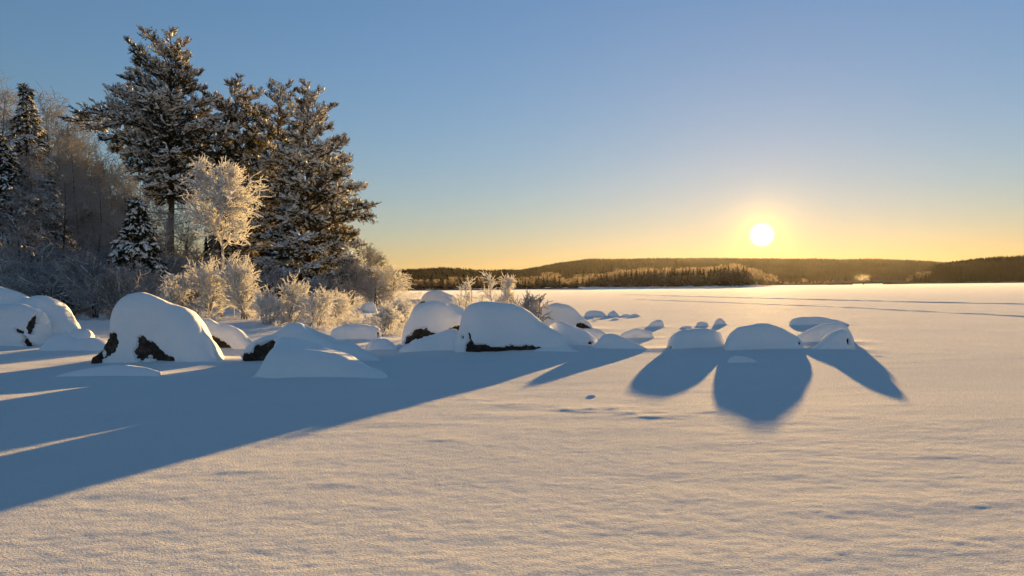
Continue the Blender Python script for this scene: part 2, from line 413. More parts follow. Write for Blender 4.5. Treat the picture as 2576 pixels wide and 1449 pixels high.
    [(1560, 796), (1566, 791), (1573, 789), (1583, 791), (1587, 796)], 796, depth=0.6, lump=0.01),
 bo('flat little stone ending the far row right of the pointed boulder',
    [(1580, 797), (1588, 791), (1595, 789), (1605, 791), (1613, 797)], 797, depth=0.6, lump=0.01),
 bo('very small snow-covered stone just in front of the far row of stones',
    [(1537, 805), (1543, 801), (1548, 800), (1554, 802), (1560, 805)], 805, depth=0.6, lump=0.01),
 bo('small lump of snow lying alone on the open sunlit foreground',
    [(1474, 998), (1480, 994), (1486, 993), (1494, 994), (1499, 998)], 998, depth=0.6, lump=0.006),
 bo('flat stone far out on the ice behind the saplings, barely above the snow',
    [(1206, 749), (1211, 746), (1219, 744), (1228, 746), (1233, 749)], 749, depth=0.5, lump=0.01),
]

def shore(x, y):
    """bank under the trees: the ice is at 0"""
    edge = -4.6 - 0.04 * np.maximum(y - 30, 0) + 0.8 * np.sin(y * 0.35)
    a = sstep(0.0, 7.0, edge - x) * sstep(21.0, 31.0, y)
    far = sstep(150, 120, y)
    return a * far * (0.45 + 0.35 * sstep(32, 60, y))
SKIRT = []
for B in BOULDERS:
    P = B['prof']
    xs = [p[0] for p in P]
    mid = 0.5 * (min(xs) + max(xs))
    gz = 0.0
    for _ in range(4):
        d0 = gdist(mid, B['base'], gz)
        gz = float(shore(rays(mid, B['base'])[0] * d0, d0))
    W = (max(xs) - min(xs)) / F * d0
    zt = H + rays(mid, min(p[1] for p in P))[1] * (d0 + 0.4 * W) - gz
    B['d0'], B['gz'], B['D'] = d0, gz, min(B['depth'] * 1.1 * W, (0.52 if B['kind'] == 'boulder' else 1.5) * zt + 0.08)
    dr = d0 + B['D']
    x0, x1 = at(min(xs), B['base'], dr)[0], at(max(xs), B['base'], dr)[0]
    B['loc'] = (0.5 * (x0 + x1), dr, gz)
    hh = H + rays(mid, min(p[1] for p in P))[1] * dr - gz
    SKIRT.append((0.5 * (x0 + x1), dr, 0.5 * (x1 - x0) + 0.25, B['D'] + 0.3, min(0.13, 0.14 * hh)))

# wind-carved scars on the open snow: picture spot, width, rise
SCARS = [(1180, 1004, 60, 0.020), (1250, 1017, 80, 0.022), (1310, 1021, 55, 0.018), (1425, 1030, 60, 0.024), (1465, 1033, 60, 0.022), (1530, 1028, 45, 0.022),
         (1575, 1043, 50, 0.020), (1640, 1052, 60, 0.022), (1690, 1045, 55, 0.018), (1740, 1037, 40, 0.016), (1790, 1036, 40, 0.014), (1975, 1033, 30, 0.016), (1960, 1053, 30, 0.014),
         (1290, 1095, 60, 0.012), (1120, 1110, 70, 0.012), (870, 1215, 90, 0.010), (600, 1190, 110, 0.012),
         (2210, 897, 18, 0.03), (2030, 892, 18, 0.03), (2060, 885, 22, 0.03), (2300, 912, 90, 0.016), (2250, 925, 80, 0.014), (2395, 905, 120, 0.014), (2330, 890, 70, 0.014)]
SC = []
for (px, py, w, hgt) in SCARS:
    d = gdist(px, py)
    mid = 1400 < px < 1800 and 1020 < py < 1060
    SC.append((rays(px, py)[0] * d, d, (1.05 if mid else 1.0) * w / F * d, hgt * (0.42 if mid else 0.36)))

def ground_z(x, y):
    z = shore(x, y)
    for (bx, by, rx, ry, h) in SKIRT:
        q = ((x - bx) / rx) ** 2 + ((y - by) / ry) ** 2
        z = z + h * np.exp(-np.minimum(q * 1.1, 40)) * (q < 9)
    # soft swells, wind ripples
    near = sstep(80, 25, y)
    z = z + 0.010 * noise2(x * 0.3, y * 0.35, 3) * sstep(140, 40, y)
    rip = 0.0032 * noise2(x * 0.9 + 0.5 * y, y * 2.2 - 0.3 * x, 5) + 0.0020 * noise2(x * 2.2 + 0.7 * y, y * 5.0 - 0.5 * x, 6) + 0.0011 * noise2(x * 5.5, y * 11.0, 8)
    amp = 0.75 + 0.6 * noise2(x * 0.25, y * 0.3, 9)
    z = z + rip * np.clip(amp, 0.2, 0.95) * near
    z = z + 0.0016 * noise2(x * 16, y * 26, 10) * sstep(14, 7, y)
    for (sx, sy, sw, sh) in SC:
        u, v = (x - sx) / sw, (y - sy - 0.07 * np.sin(x * 5)) / 0.07
        m = (np.abs(u) < 1.6) & (np.abs(v) < 8)
        # a low lip, steep on the camera side, ramping away from it
        lip = np.where(v < 0, np.exp(-v * v), np.exp(-(v / 5.0) ** 2))
        z = z + np.where(m, sh * lip * np.exp(-np.clip(u * u * 1.3, 0, 20)) * (0.75 + 0.5 * noise2(x * 6, y * 6, 11)), 0)
    return z

# ------------------------------------------------------------------ the snow-covered ground, one sheet
yy = np.concatenate([-np.geomspace(160, 1.0, 10), np.linspace(-0.4, 2.9, 12), np.geomspace(3.0, 70, 500), np.geomspace(72, 4200, 70)])
uu = np.sinh(np.linspace(-1.35, 1.35, 430)) / math.sinh(1.35)
wid = 1.05 * np.hypot(np.abs(yy), 6.0) * np.where(yy < 0, 1.4, 1.0)
GX = uu[None, :] * wid[:, None]
GY = np.broadcast_to(yy[:, None], GX.shape)
GZ = ground_z(GX, GY)
me = mesh_of('snow_ground', np.stack([GX, GY, GZ], -1).reshape(-1, 3), [(grid_faces(*GX.shape), 0)], [M_SNOW])
link('snow_ground', me, kind='structure')

# two old snowmobile trails running across the lake: a trough between low ragged banks
def trail(pts, wid_m, hgt, seed):
    P = np.array([[rays(px, py)[0] * gdist(px, py), gdist(px, py)] for px, py in pts])
    s = np.concatenate([[0], np.cumsum(np.hypot(*np.diff(P, axis=0).T))])
    n = int(s[-1] / 0.35)
    q = np.linspace(0, s[-1], n)
    X, Y = np.interp(q, s, P[:, 0]), np.interp(q, s, P[:, 1])
    Y = Y + 0.5 * noise2(q * 0.05, 0 * q, seed)
    tx, ty = np.gradient(X), np.gradient(Y)
    L = np.hypot(tx, ty); nx, ny = -ty / L, tx / L
    prof = np.array([(-1.0, -0.03), (-0.75, 0.45), (-0.55, 1.0), (-0.35, 0.5), (-0.2, 0.05), (0.2, 0.05), (0.35, 0.4), (0.55, 0.8), (0.75, 0.35), (1.0, -0.03)])
    off, hh = prof[:, 0], prof[:, 1]
    mod = 0.75 + 0.55 * noise2(q[:, None] * 0.9, off[None, :] * 1.5, seed + 1)
    V = np.stack([X[:, None] + nx[:, None] * off * wid_m, Y[:, None] + ny[:, None] * off * wid_m, 0.006 + hgt * hh[None, :] * np.clip(mod, 0.15, 1.4)], -1)
    return link('snow_trail', mesh_of('snow_trail', V.reshape(-1, 3), [(grid_faces(n, len(off)), 0)], [M_CAP]), kind='structure')
trail([(1570, 741), (1700, 745), (2060, 754), (2300, 760), (2600, 766)], 0.5, 0.055, 21)
trail([(1600, 753), (1750, 759), (2050, 770), (2300, 782), (2640, 799)], 0.35, 0.03, 22)

# ------------------------------------------------------------------ hills
def hill(name, prof, d, thick, seed, base=728):
    """a ridge whose crest follows the outline, falling to the ice on both sides"""
    px = np.linspace(prof[0][0], prof[-1][0], 260)
    py = np.interp(px, [p[0] for p in prof], [p[1] for p in prof])
    C = at(px, py, d)
    n = 24
    v = np.linspace(-1, 1, n)
    sh = np.cos(v * math.pi / 2) ** 0.9
    X = C[:, 0][:, None] * (1 + 0 * v)
    Y = d + v[None, :] * thick + 0 * X
    X = X * Y / d
    Z = np.maximum(C[:, 2], 0.5)[:, None] * sh[None, :]
    Z = Z + 2.5 * noise2(X * 0.012, Y * 0.012, seed) * sh[None, :] - 0.6
    V = np.stack([X, Y, Z], -1)
    link(name, mesh_of(name, V.reshape(-1, 3), [(grid_faces(*X.shape), 0)], [M_FARWOOD]), kind='structure')
    return V
def crown_cones(name, V, n, hmin, hmax, seed, frost=0.06, zmin=2.0, front=True):
    """a far wood that reads as one mass: thousands of small ragged cones"""
    r = np.random.default_rng(seed)
    a, b = V.shape[:2]
    hi = b if not front else int(b * 0.62)
    i = r.random(n) * (a - 1.001); j = r.random(n) * (hi - 1.001)
    i0, j0 = i.astype(int), j.astype(int)
    fi, fj = (i - i0)[:, None], (j - j0)[:, None]
    P = V[i0, j0] * (1 - fi) * (1 - fj) + V[i0 + 1, j0] * fi * (1 - fj) + V[i0, j0 + 1] * (1 - fi) * fj + V[i0 + 1, j0 + 1] * fi * fj
    P = P[P[:, 2] > zmin]
    m = len(P)
    h = r.uniform(hmin, hmax, m); w = h * r.uniform(0.14, 0.26, m)
    k = 5
    ang = np.arange(k) * 2 * math.pi / k
    rad = w[:, None] * r.uniform(0.6, 1.3, (m, k))
    ph = r.random(m)[:, None] * 6.28
    ring = np.stack([P[:, 0:1] + rad * np.cos(ang + ph), P[:, 1:2] + rad * np.sin(ang + ph), P[:, 2:3] + h[:, None] * r.uniform(-0.05, 0.2, (m, k))], -1)
    top = P + np.stack([r.normal(0, 0.04, m) * h, 0 * h, h], -1)
    VV = np.concatenate([ring, top[:, None]], 1)
    base = np.arange(m)[:, None] * (k + 1)
    f = np.stack([base + np.arange(k), base + (np.arange(k) + 1) % k, base + k + 0 * np.arange(k)], -1)
    fr = r.random(m) < frost
    o = link(name, mesh_of(name, VV.reshape(-1, 3), [(f[~fr].reshape(-1, 3), 0), (f[fr].reshape(-1, 3), 1)], [M_FARWOOD, M_FARFROST], smooth=False), kind='stuff')
    return o
Vh = hill('distant_hill', [(1180, 722), (1250, 702), (1280, 690), (1350, 680), (1400, 669), (1480, 659), (1560, 659), (1700, 657), (1850, 656), (1915, 657), (2100, 658), (2200, 658), (2340, 663), (2450, 672), (2600, 690), (2800, 712)], 2300, 750, 31)
crown_cones('hill_forest', Vh, 22000, 6, 11, 32, frost=0.0)
Vl = hill('low_distant_hill', [(760, 716), (900, 700), (1005, 689), (1060, 686), (1110, 683), (1150, 687), (1220, 692), (1290, 690), (1350, 700), (1440, 722)], 1500, 350, 33)
crown_cones('low_hill_forest', Vl, 7000, 7, 13, 34, frost=0.0)
Vr = hill('wooded_headland', [(2262, 712), (2290, 704), (2330, 692), (2350, 682), (2400, 671), (2450, 665), (2520, 661), (2576, 660), (2700, 656), (2900, 660), (3200, 690)], 980, 190, 35)
crown_cones('headland_forest', Vr, 9000, 6, 11, 36, frost=0.0, zmin=0.6)

# ------------------------------------------------------------------ building the boulders
def seg_dist(px, py, poly):
    """signed distance in picture units to a polygon, inside positive"""
    P = np.array(poly, float); Q = np.roll(P, -1, 0)
    d = np.full(px.shape, 1e9); inside = np.zeros(px.shape, bool)
    for (ax, ay), (bx, by) in zip(P, Q):
        vx, vy = bx - ax, by - ay
        t = np.clip(((px - ax) * vx + (py - ay) * vy) / (vx * vx + vy * vy + 1e-9), 0, 1)
        d = np.minimum(d, np.hypot(px - ax - t * vx, py - ay - t * vy))
        c = ((ay > py) != (by > py)) & (px < (bx - ax) * (py - ay) / (by - ay + 1e-12) + ax)
        inside ^= c
    return np.where(inside, d, -d)

def boulder_surface(B, nt, nth, seed):
    d0, gz, D = B['d0'], B['gz'], B['D']
    pr = np.array(B['prof'], float)
    d1 = d0 + D
    C = at(pr[:, 0], pr[:, 1], d1)
    hz = np.maximum(C[:, 2] - gz, 0)
    zmax = hz.max()
    # the face turned to the camera is steep, the crest lies behind it; the lower a stretch, the shallower it is
    Df = D * (0.22 + 0.78 * hz / zmax)
    dr = d0 + Df
    C = at(pr[:, 0], pr[:, 1], dr)
    x, z = C[:, 0], C[:, 2] - gz
    x = np.concatenate([[x[0]], x, [x[-1]]]); z = np.concatenate([[-0.12], z, [-0.12]])
    s = np.concatenate([[0], np.cumsum(np.hypot(np.diff(x), np.diff(z)) + 1e-6)])
    q = np.linspace(0, s[-1], nt)
    qq = np.linspace(0, s[-1], 400)
    xs, zs = np.interp(qq, s, x), np.interp(qq, s, z)
    kw = np.exp(-0.5 * (np.arange(-14, 15) / 4.5) ** 2); kw /= kw.sum()
    def sm(v):
        p = np.pad(v, 14, mode='reflect', reflect_type='odd')
        return np.convolve(p, kw, 'valid')
    xs, zs = sm(xs), sm(zs)
    X, Z = np.interp(q, qq, xs), np.interp(q, qq, zs)
    xi = np.clip((X - xs.min()) / (xs.max() - xs.min()), 0, 1)
    th = np.concatenate([np.linspace(0, math.pi / 2, int(nth * 0.68), endpoint=False), np.linspace(math.pi / 2, math.pi, nth - int(nth * 0.68))])
    cs, sn = np.cos(th), np.sin(th)
    cy = -np.sign(cs) * np.abs(cs) ** B['a']
    sz = np.maximum(sn, 0) ** B['b']
    DF = D * (0.22 + 0.78 * np.clip(Z, 0, None) / zmax)
    DB = DF * (1.0 + 0.5 * np.sin(xi * math.pi))
    edge = np.abs(2 * xi - 1) ** 5
    yf = d0 + 0.30 * DF * edge * (xi < 0.5) + 0.06 * D * noise2(X * 1.6, 0 * X, seed) * (1 - edge)
    ridge = yf + DF
    Y = ridge[:, None] + np.where(cy[None, :] < 0, DF[:, None], DB[:, None]) * cy[None, :]
    ZZ = gz + Z[:, None] * sz[None, :] - 0.10 * (1 - sz[None, :])
    XX = np.broadcast_to(X[:, None], ZZ.shape)
    V = np.stack([XX, Y, ZZ], -1)
    ctr = np.array([0.5 * (X.min() + X.max()), d0 + D, gz])
    N = np.cross(np.gradient(V, axis=0), np.gradient(V, axis=1))
    N /= np.linalg.norm(N, axis=-1, keepdims=True) + 1e-9
    flip = np.sum(N * (V - ctr), -1).mean() < 0
    N = -N if flip else N
    sc = max(0.25, (xs.max() - xs.min()))
    f0 = 1.6 / sc
    L = B['lump'] * sc
    disp = L * (noise3(V[..., 0] * f0, V[..., 1] * f0, V[..., 2] * f0, seed) * 0.9 + 0.55 * noise3(V[..., 0] * f0 * 2.7, V[..., 1] * f0 * 2.7, V[..., 2] * f0 * 2.7, seed + 5))
    fade = sz[None, :] * np.minimum(1, np.minimum(np.arange(nt), np.arange(nt)[::-1]) / (0.08 * nt))[:, None]
    fr = np.where(cy < 0.1, 1.0, 0.5)[None, :]
    V = V + N * (disp * fade * fr * 0.8)[..., None]
    return V, N, flip, sz
for bi, B in enumerate(BOULDERS):
    sd = 100 + bi * 7
    wpx = max(p[0] for p in B['prof']) - min(p[0] for p in B['prof'])
    has = len(B['patch']) > 0
    nt = int(np.clip(wpx * (0.65 if has else 0.30), 26, 220)); nth = int(np.clip(nt * 0.55, 22, 110))
    V, N, flip, sz = boulder_surface(B, nt, nth, sd)
    loc = np.array(B['loc'])
    F4 = grid_faces(*V.shape[:2])
    F4 = F4[:, ::-1] if not flip else F4
    px, py = proj(V)
    off = np.zeros(px.shape)
    if has:
        rag = 3.2 * noise3(V[..., 0] * 9, V[..., 1] * 9, V[..., 2] * 9, sd + 1) + 2.6 * noise3(V[..., 0] * 26, V[..., 1] * 26, V[..., 2] * 26, sd + 2)
        front = (np.arange(px.shape[1]) < px.shape[1] * 0.74)[None, :]
        for poly in B['patch']:
            size = math.sqrt(max(1, (max(p[0] for p in poly) - min(p[0] for p in poly)) * (max(p[1] for p in poly) - min(p[1] for p in poly))))
            sdist = seg_dist(px, py, poly) + rag * min(1.0, size / 35)
            w = sstep(-1.6, 1.2, sdist) * front
            lip = np.exp(-((sdist + 4) / 3.0) ** 2) * front
            off = np.minimum(off, -0.17 * w) + 0.012 * lip
    # fine unevenness of the snow skin
    off = off + 0.009 * noise3(V[..., 0] * 4, V[..., 1] * 4, V[..., 2] * 4, sd + 3) + 0.004 * noise3(V[..., 0] * 9, V[..., 1] * 9, V[..., 2] * 9, sd + 6)
    VS = V + N * off[..., None]
    name = 'snow_drift' if B['kind'] == 'drift' else 'snowy_boulder'
    cat = 'snow drift' if B['kind'] == 'drift' else 'boulder'
    grp = 'snow drifts among the boulders' if B['kind'] == 'drift' else 'snow-covered boulders on the frozen shore'
    me = mesh_of(name, (VS - loc).reshape(-1, 3), [(F4, 0)], [M_CAP])
    if not has:
        link(name, me, loc=loc, label=B['label'], category=cat, group=grp)
    else:
        root = link(name, None, loc=loc, label=B['label'], category=cat, group=grp)
        link('snow_cap', me, root)
        VR, NR, fl, s2 = boulder_surface(B, max(40, nt // 2), max(30, nth // 2), sd)
        rr = np.minimum(-B['thick'] + 0.05 * fbm3(VR, 3.5, sd + 4, 4), -0.015)
        VR = VR + NR * rr[..., None]
        FR = grid_faces(*VR.shape[:2])
        FR = FR[:, ::-1] if not fl else FR
        link('rock', mesh_of('rock', (VR - loc).reshape(-1, 3), [(FR, 0)], [M_ROCK], smooth=False), root)

# ------------------------------------------------------------------ tree kit
def unit(v):
    return v / (np.linalg.norm(v, axis=-1, keepdims=True) + 1e-9)
def tubes(P, R, sides=4):
    """P (n, k, 3) centre lines, R (n, k) radii -> vertices, quads"""
    n, k = P.shape[:2]
    T = unit(np.gradient(P, axis=1))
    ref = np.where(np.abs(T[..., 2:3]) > 0.9, np.array([1.0, 0, 0]), np.array([0, 0, 1.0]))
    A = unit(np.cross(T, ref)); B_ = np.cross(T, A)
    ang = np.arange(sides) * 2 * math.pi / sides
    V = P[:, :, None, :] + R[:, :, None, None] * (A[:, :, None, :] * np.cos(ang)[:, None] + B_[:, :, None, :] * np.sin(ang)[:, None])
    f = grid_faces(k, sides, True)
    Fq = (np.arange(n)[:, None, None] * (k * sides) + f[None]).reshape(-1, 4)
    return V.reshape(-1, 3), Fq
def grow(r, start, d, length, k, wig, trop, curl=0.0):
    """let n shoots run k points, wandering, drawn by trop (3-vector)"""
    n = len(start)
    P = np.empty((n, k, 3)); p = start.copy(); d = unit(d)
    step = (length / (k - 1))[:, None]
    for i in range(k):
        P[:, i] = p
        d = unit(d + r.normal(0, wig, (n, 3)) + np.asarray(trop) * (1 + curl * i))
        p = p + d * step
    return P
def sprout(r, P, R, per, t0, t1, ang, spread=0.25, flat=0.0):
    """starting points and directions of side shoots along each centre line"""
    n, k = P.shape[:2]
    idx = np.repeat(np.arange(n), per)
    t = np.tile((np.arange(per) + 0.5) / per, n) + r.uniform(-0.5, 0.5, n * per) / per
    t = t0 + (t1 - t0) * np.clip(t, 0, 1)
    u = t * (k - 1.001); i = u.astype(int); f = (u - i)[:, None]
    S = P[idx, i] * (1 - f) + P[idx, i + 1] * f
    T = unit(P[idx, i + 1] - P[idx, i])
    ref = np.where(np.abs(T[:, 2:3]) > 0.95, np.array([1.0, 0, 0]), np.array([0, 0, 1.0]))
    A = unit(np.cross(T, ref)); B_ = np.cross(T, A)
    ph = r.uniform(0, 2 * math.pi, n * per)
    if flat > 0:
        ph = np.where(r.random(n * per) < 0.5, 0, math.pi) + r.normal(0, 1.3 * (1 - flat) + 0.15, n * per)
    an = np.radians(ang) + r.normal(0, spread, n * per)
    D = T * np.cos(an)[:, None] + (A * np.cos(ph)[:, None] + B_ * np.sin(ph)[:, None]) * np.sin(an)[:, None]
    return idx, t, S, D, R[idx, np.minimum(i + 1, k - 1)]
def taper(n, k, r0, r1):
    t = np.linspace(0, 1, k)
    return np.asarray(r0).reshape(-1, 1) * (1 - t) + np.asarray(r1).reshape(-1, 1) * t + np.zeros((n, k))
def join(parts):
    """[(V, faces, slot)] -> V, [(faces, slot)]"""
    off, VV, FF = 0, [], []
    for V, f, s in parts:
        VV.append(V); FF.append((f + off, s)); off += len(V)
    return np.concatenate(VV), FF
def place(tv, tf, pos, M):
    """template vertices tv (m, 3) set at pos (n, 3) with frames M (n, 3, 3)"""
    V = np.einsum('mi,nij->nmj', tv, M) + pos[:, None, :]
    n, m = len(pos), len(tv)
    return V.reshape(-1, 3), (np.arange(n)[:, None, None] * m + tf[None]).reshape(-1, tf.shape[1])
def frames(D, r, roll=True, up=(0, 0, 1.0)):
    """rows: along, side, up"""
    D = unit(D)
    U = np.broadcast_to(np.array(up), D.shape)
    S = np.cross(U, D); S = np.where(np.linalg.norm(S, axis=-1, keepdims=True) < 0.05, np.array([1.0, 0, 0]), S)
    S = unit(S); U2 = np.cross(D, S)
    if roll:
        a = r.uniform(0, 2 * math.pi, len(D))[:, None]
        S, U2 = S * np.cos(a) + U2 * np.sin(a), -S * np.sin(a) + U2 * np.cos(a)
    return np.stack([D, S, U2], 1)

# a needle shoot: a brush of thin blades round a twig; a load of snow lies on its upper side
def brush_template(seed, blades=7):
    r = np.random.default_rng(seed)
    V, Fc = [], []
    for i in range(blades):
        a = i * 2.4 + r.uniform(-0.4, 0.4)
        t = 0.05 + 0.75 * (i / blades)
        b = np.array([t, 0, 0])
        out = np.array([r.uniform(0.28, 0.42), 0.24 * math.cos(a), 0.24 * math.sin(a)]) * r.uniform(0.8, 1.2)
        w = np.array([0.0, -math.sin(a), math.cos(a)]) * 0.07
        k = len(V)
        V += [b - w, b + w, b + out + w * 0.4]
        Fc.append((k, k + 1, k + 2))
    return np.array(V), np.array(Fc)
def lump_template(n=4):
    """an elongated soft lump, rounded above, flatter below; along x from 0 to 1"""
    xs = [0.0, 0.34, 0.88]
    rs = [0.11, 0.28, 0.14]
    V, Fc = [], []
    for x, q in zip(xs, rs):
        for j in range(n):
            a = 2 * math.pi * j / n
            V.append((x, q * math.cos(a), q * math.sin(a) * (1.0 if math.sin(a) > 0 else 0.45)))
    for i in range(len(xs) - 1):
        for j in range(n):
            Fc.append((i * n + j, i * n + (j + 1) % n, (i + 1) * n + (j + 1) % n, (i + 1) * n + j))
    V.append((1.02, 0, 0)); e = len(V) - 1
    q = (len(xs) - 1) * n
    V = np.array(V)
    V[:, 2] *= 1.0
    Q = np.array(Fc)
    cap = np.array([(q + j, q + (j + 1) % n, e, e) for j in range(n)])
    return V, Q, np.array([(q + j, q + (j + 1) % n, e) for j in range(n)])
BRUSH = [brush_template(s) for s in range(4)]
LUMP = lump_template()

def needle_mass(r, S, D, size, snow, snow_size=1.0):
    """brushes at S pointing along D; 'snow' the share that carries snow. returns green parts, snow parts"""
    G, W = [], []
    kind = r.integers(0, len(BRUSH), len(S))
    for k, (tv, tf) in enumerate(BRUSH):
        m = kind == k
        if m.any():
            V, f = place(tv, tf, S[m], frames(D[m], r) * size[m][:, None, None])
            G.append((V, f, 0))
    m = r.random(len(S)) < snow
    if m.any():
        Dm = D[m].copy(); Dm[:, 2] *= 0.8
        M = frames(Dm, r, roll=False) * (size[m] * snow_size * r.uniform(0.75, 1.25, m.sum()))[:, None, None]
        pos = S[m] + np.array([0, 0, 0.11]) * size[m][:, None]
        tv, q, t3 = LUMP
        V, f = place(tv, q, pos, M)
        W.append((V, f, 0))
        V, f = place(tv, t3, pos, M)
        W[-1] = (W[-1][0], np.concatenate([W[-1][1]]), 0)
        W.append((V, f, 0))
    return G, W

def conifer(name, label, px, prof, d, seed, kind='pine', gz=None, nb=64, shoot=0.30, snow=0.8, dens=1.0, extra=(), bare=(), lean=0.0, trunk_r=None, mat=None, group='snow-laden conifers on the wooded shore', crown0=None, depthf=0.85):
    """px: picture x of the trunk; prof: (y, left x, right x) outline of the crown at distance d"""
    r = np.random.default_rng(seed)
    mat = mat or M_NEEDLE
    X0, _ = rays(px, 728); x0 = float(X0 * d)
    g = float(shore(np.array(x0), np.array(d))) if gz is None else gz
    pr = np.array(prof, float)
    hz = np.array([H + rays(px, y)[1] * d for y in pr[:, 0]]) - g - 0.1
    wide = 1.13 if kind == 'pine' else 1.05
    L = wide * np.array([(px - a) / F * d for a in pr[:, 1]]); Rr = wide * np.array([(b - px) / F * d for b in pr[:, 2]])
    top, low = hz[0], hz[-1]
    root = link(name, None, loc=(x0, d, g - 0.1), label=label, category='spruce tree' if kind == 'spruce' else 'pine tree', group=group)
    # trunk
    k = 14
    tz = np.linspace(0, top * 0.985, k)
    wob = 0.02 * top
    TP = np.stack([lean * (tz / top) ** 2 + wob * 0.5 * noise2(tz * 0.25, 0 * tz, seed), wob * 0.5 * noise2(tz * 0.25, 0 * tz + 5, seed), tz], -1)[None]
    tr = trunk_r or top * 0.017
    TR = (tr * (1 - 0.93 * tz / tz[-1]) + 0.25 * tr * np.exp(-tz / 0.5))[None]
    V, f = tubes(TP, TR, 10)
    link('trunk', mesh_of('trunk', V, [(f, 0)], [M_BARK]), root)
    def trunk_at(z):
        return np.array([np.interp(z, tz, TP[0, :, 0]), np.interp(z, tz, TP[0, :, 1]), z])
    order = hz[::-1], L[::-1], Rr[::-1]
    boughs = []
    for i in range(nb):
        u = (i + r.uniform(0.1, 0.9)) / nb
        # more boughs where the crown is wide
        z = low + (top - low) * (1 - (1 - u) ** 0.9 if kind == 'pine' else u)
        az = i * 2.39996 + r.uniform(-0.35, 0.35)
        boughs.append((z, az, None))
    for (ey, ex, tilt) in extra:
        zz = H + rays(px, ey)[1] * d - g - 0.1
        boughs.append((zz, math.pi if ex < px else 0.0, abs(px - ex) / F * d))
    for (z, az, ext) in boughs:
        c, s = math.cos(az), math.sin(az)
        el = np.interp(z, order[0], order[1]); er = np.interp(z, order[0], order[2])
        if ext is None:
            side = er if c > 0 else el
            e = math.sqrt((c * side) ** 2 + (s * depthf * 0.5 * (abs(el) + abs(er))) ** 2)
            e = max(e, 0.25) * r.uniform(0.70, 1.12)
            c0 = c
        else:
            e, c0 = ext, c
        rel = (z - low) / (top - low)
        if kind == 'pine':
            rise = e * (0.15 + 0.9 * rel ** 2) if ext is None else -0.1 * e
            z0 = max(z - rise, 0.6)
        else:
            z0 = z + 0.22 * e + 0.1          # spruce boughs hang
        S0 = trunk_at(min(z0, top * 0.97))
        E = np.array([c0 * e + (0 if ext is None else 0), s * e, z])
        kk = 8
        t = np.linspace(0, 1, kk)[:, None]
        sag = (0.10 * e * np.sin(t * math.pi)) if kind == 'pine' else (-0.16 * e * np.sin(t * math.pi) + 0.10 * e * t ** 3)
        P = S0 * (1 - t) + E * t + np.array([0, 0, 1.0]) * sag * (1 if kind == 'pine' else -1) * 0.6
        P += r.normal(0, 0.03 * e, (kk, 3)) * t * (1 - t) * 2
        br = max(0.012, 0.016 * e + 0.008)
        Rb = taper(1, kk, [br * 1.2], [0.008])
        Pb = P[None]
        # side branchlets, mostly in the plane of the bough
        per = int(np.clip(e * 8 * dens, 6, 38))
        idx, tt, S, D, r0 = sprout(r, Pb, Rb, per, 0.22 if e > 1 else 0.05, 1.0, 50, 0.22, flat=0.86)
        ln = (0.18 + 0.34 * e * (1.15 - tt)) * r.uniform(0.6, 1.2, len(S))
        ln = np.clip(ln, 0.12, 1.25)
        trop = (0, 0, 0.10) if kind == 'pine' else (0, 0, -0.10)
        P2 = grow(r, S, D, ln, 5, 0.10, trop)
        R2 = taper(len(S), 5, np.full(len(S), min(0.018, br)), np.full(len(S), 0.005))
        Vb, fb = tubes(Pb, Rb, 6)
        V2, f2 = tubes(P2[:, ::2], R2[:, ::2], 3)
        VV, FF = join([(Vb, fb, 0), (V2, f2, 0)])
        bough = link('bough', mesh_of('bough', VV, FF, [M_BARK]), root)
        # shoots
        per2 = 7 if kind == 'pine' else 8
        _, t3, S3, D3, _ = sprout(r, P2, R2, per2, 0.15, 1.0, 42, 0.3, flat=0.55)
        endD = unit(P2[:, -1] - P2[:, -2])
        S3 = np.concatenate([S3, P2[:, -1], Pb[:, -1]]); D3 = np.concatenate([D3, endD, unit(Pb[:, -1] - Pb[:, -2])])
        if kind == 'pine':
            D3 = unit(D3 + np.array([0, 0, -0.30 + 1.0 * rel]))
        else:
            D3 = unit(D3 + np.array([0, 0, -0.25]))
        sz = shoot * r.uniform(0.75, 1.25, len(S3)) * (1.0 if rel < 0.85 else 0.9)
        heavy = np.clip(0.15 + 1.1 * r.random() ** 1.2, 0, 1)
        G, W = needle_mass(r, S3, D3, sz, snow * heavy, 0.70 + 0.25 * (1 - rel))
        VV, FF = join(G)
        link('needles', mesh_of('needles', VV, FF, [mat], smooth=False), bough, kind='stuff')
        if kind == 'pine' and heavy > 0.5:
            # thick pads where the snow has closed over neighbouring shoots
            pk = r.random(len(P2)) < 0.40
            if pk.any():
                Lp = ln[pk] * 0.95 + 0.15
                M = frames((P2[pk, 3] - P2[pk, 0]) * np.array([1, 1, 0.7]), r, roll=False)
                M = M * np.stack([Lp, 0.42 * Lp + 0.22, 0.22 * Lp + 0.20], -1)[:, :, None]
                tv, q, t3_ = LUMP
                V, f = place(tv, q, P2[pk, 0] + np.array([0, 0, 0.09]), M)
                W.append((V, f, 0)); W.append((V, np.concatenate([t3_ + k_ * len(tv) for k_ in range(pk.sum())]), 0))
        # snow lying along the bough itself
        sn = P.copy(); sn[:, 2] += br * 0.9
        Vs, fs = tubes(sn[None, 1:], taper(1, kk - 1, [br * 0.9], [0.02]), 5)
        VV, FF = join(W + [(Vs, fs, 0)])
        link('snow', mesh_of('snow', VV, FF, [M_LOAD]), bough, kind='stuff')
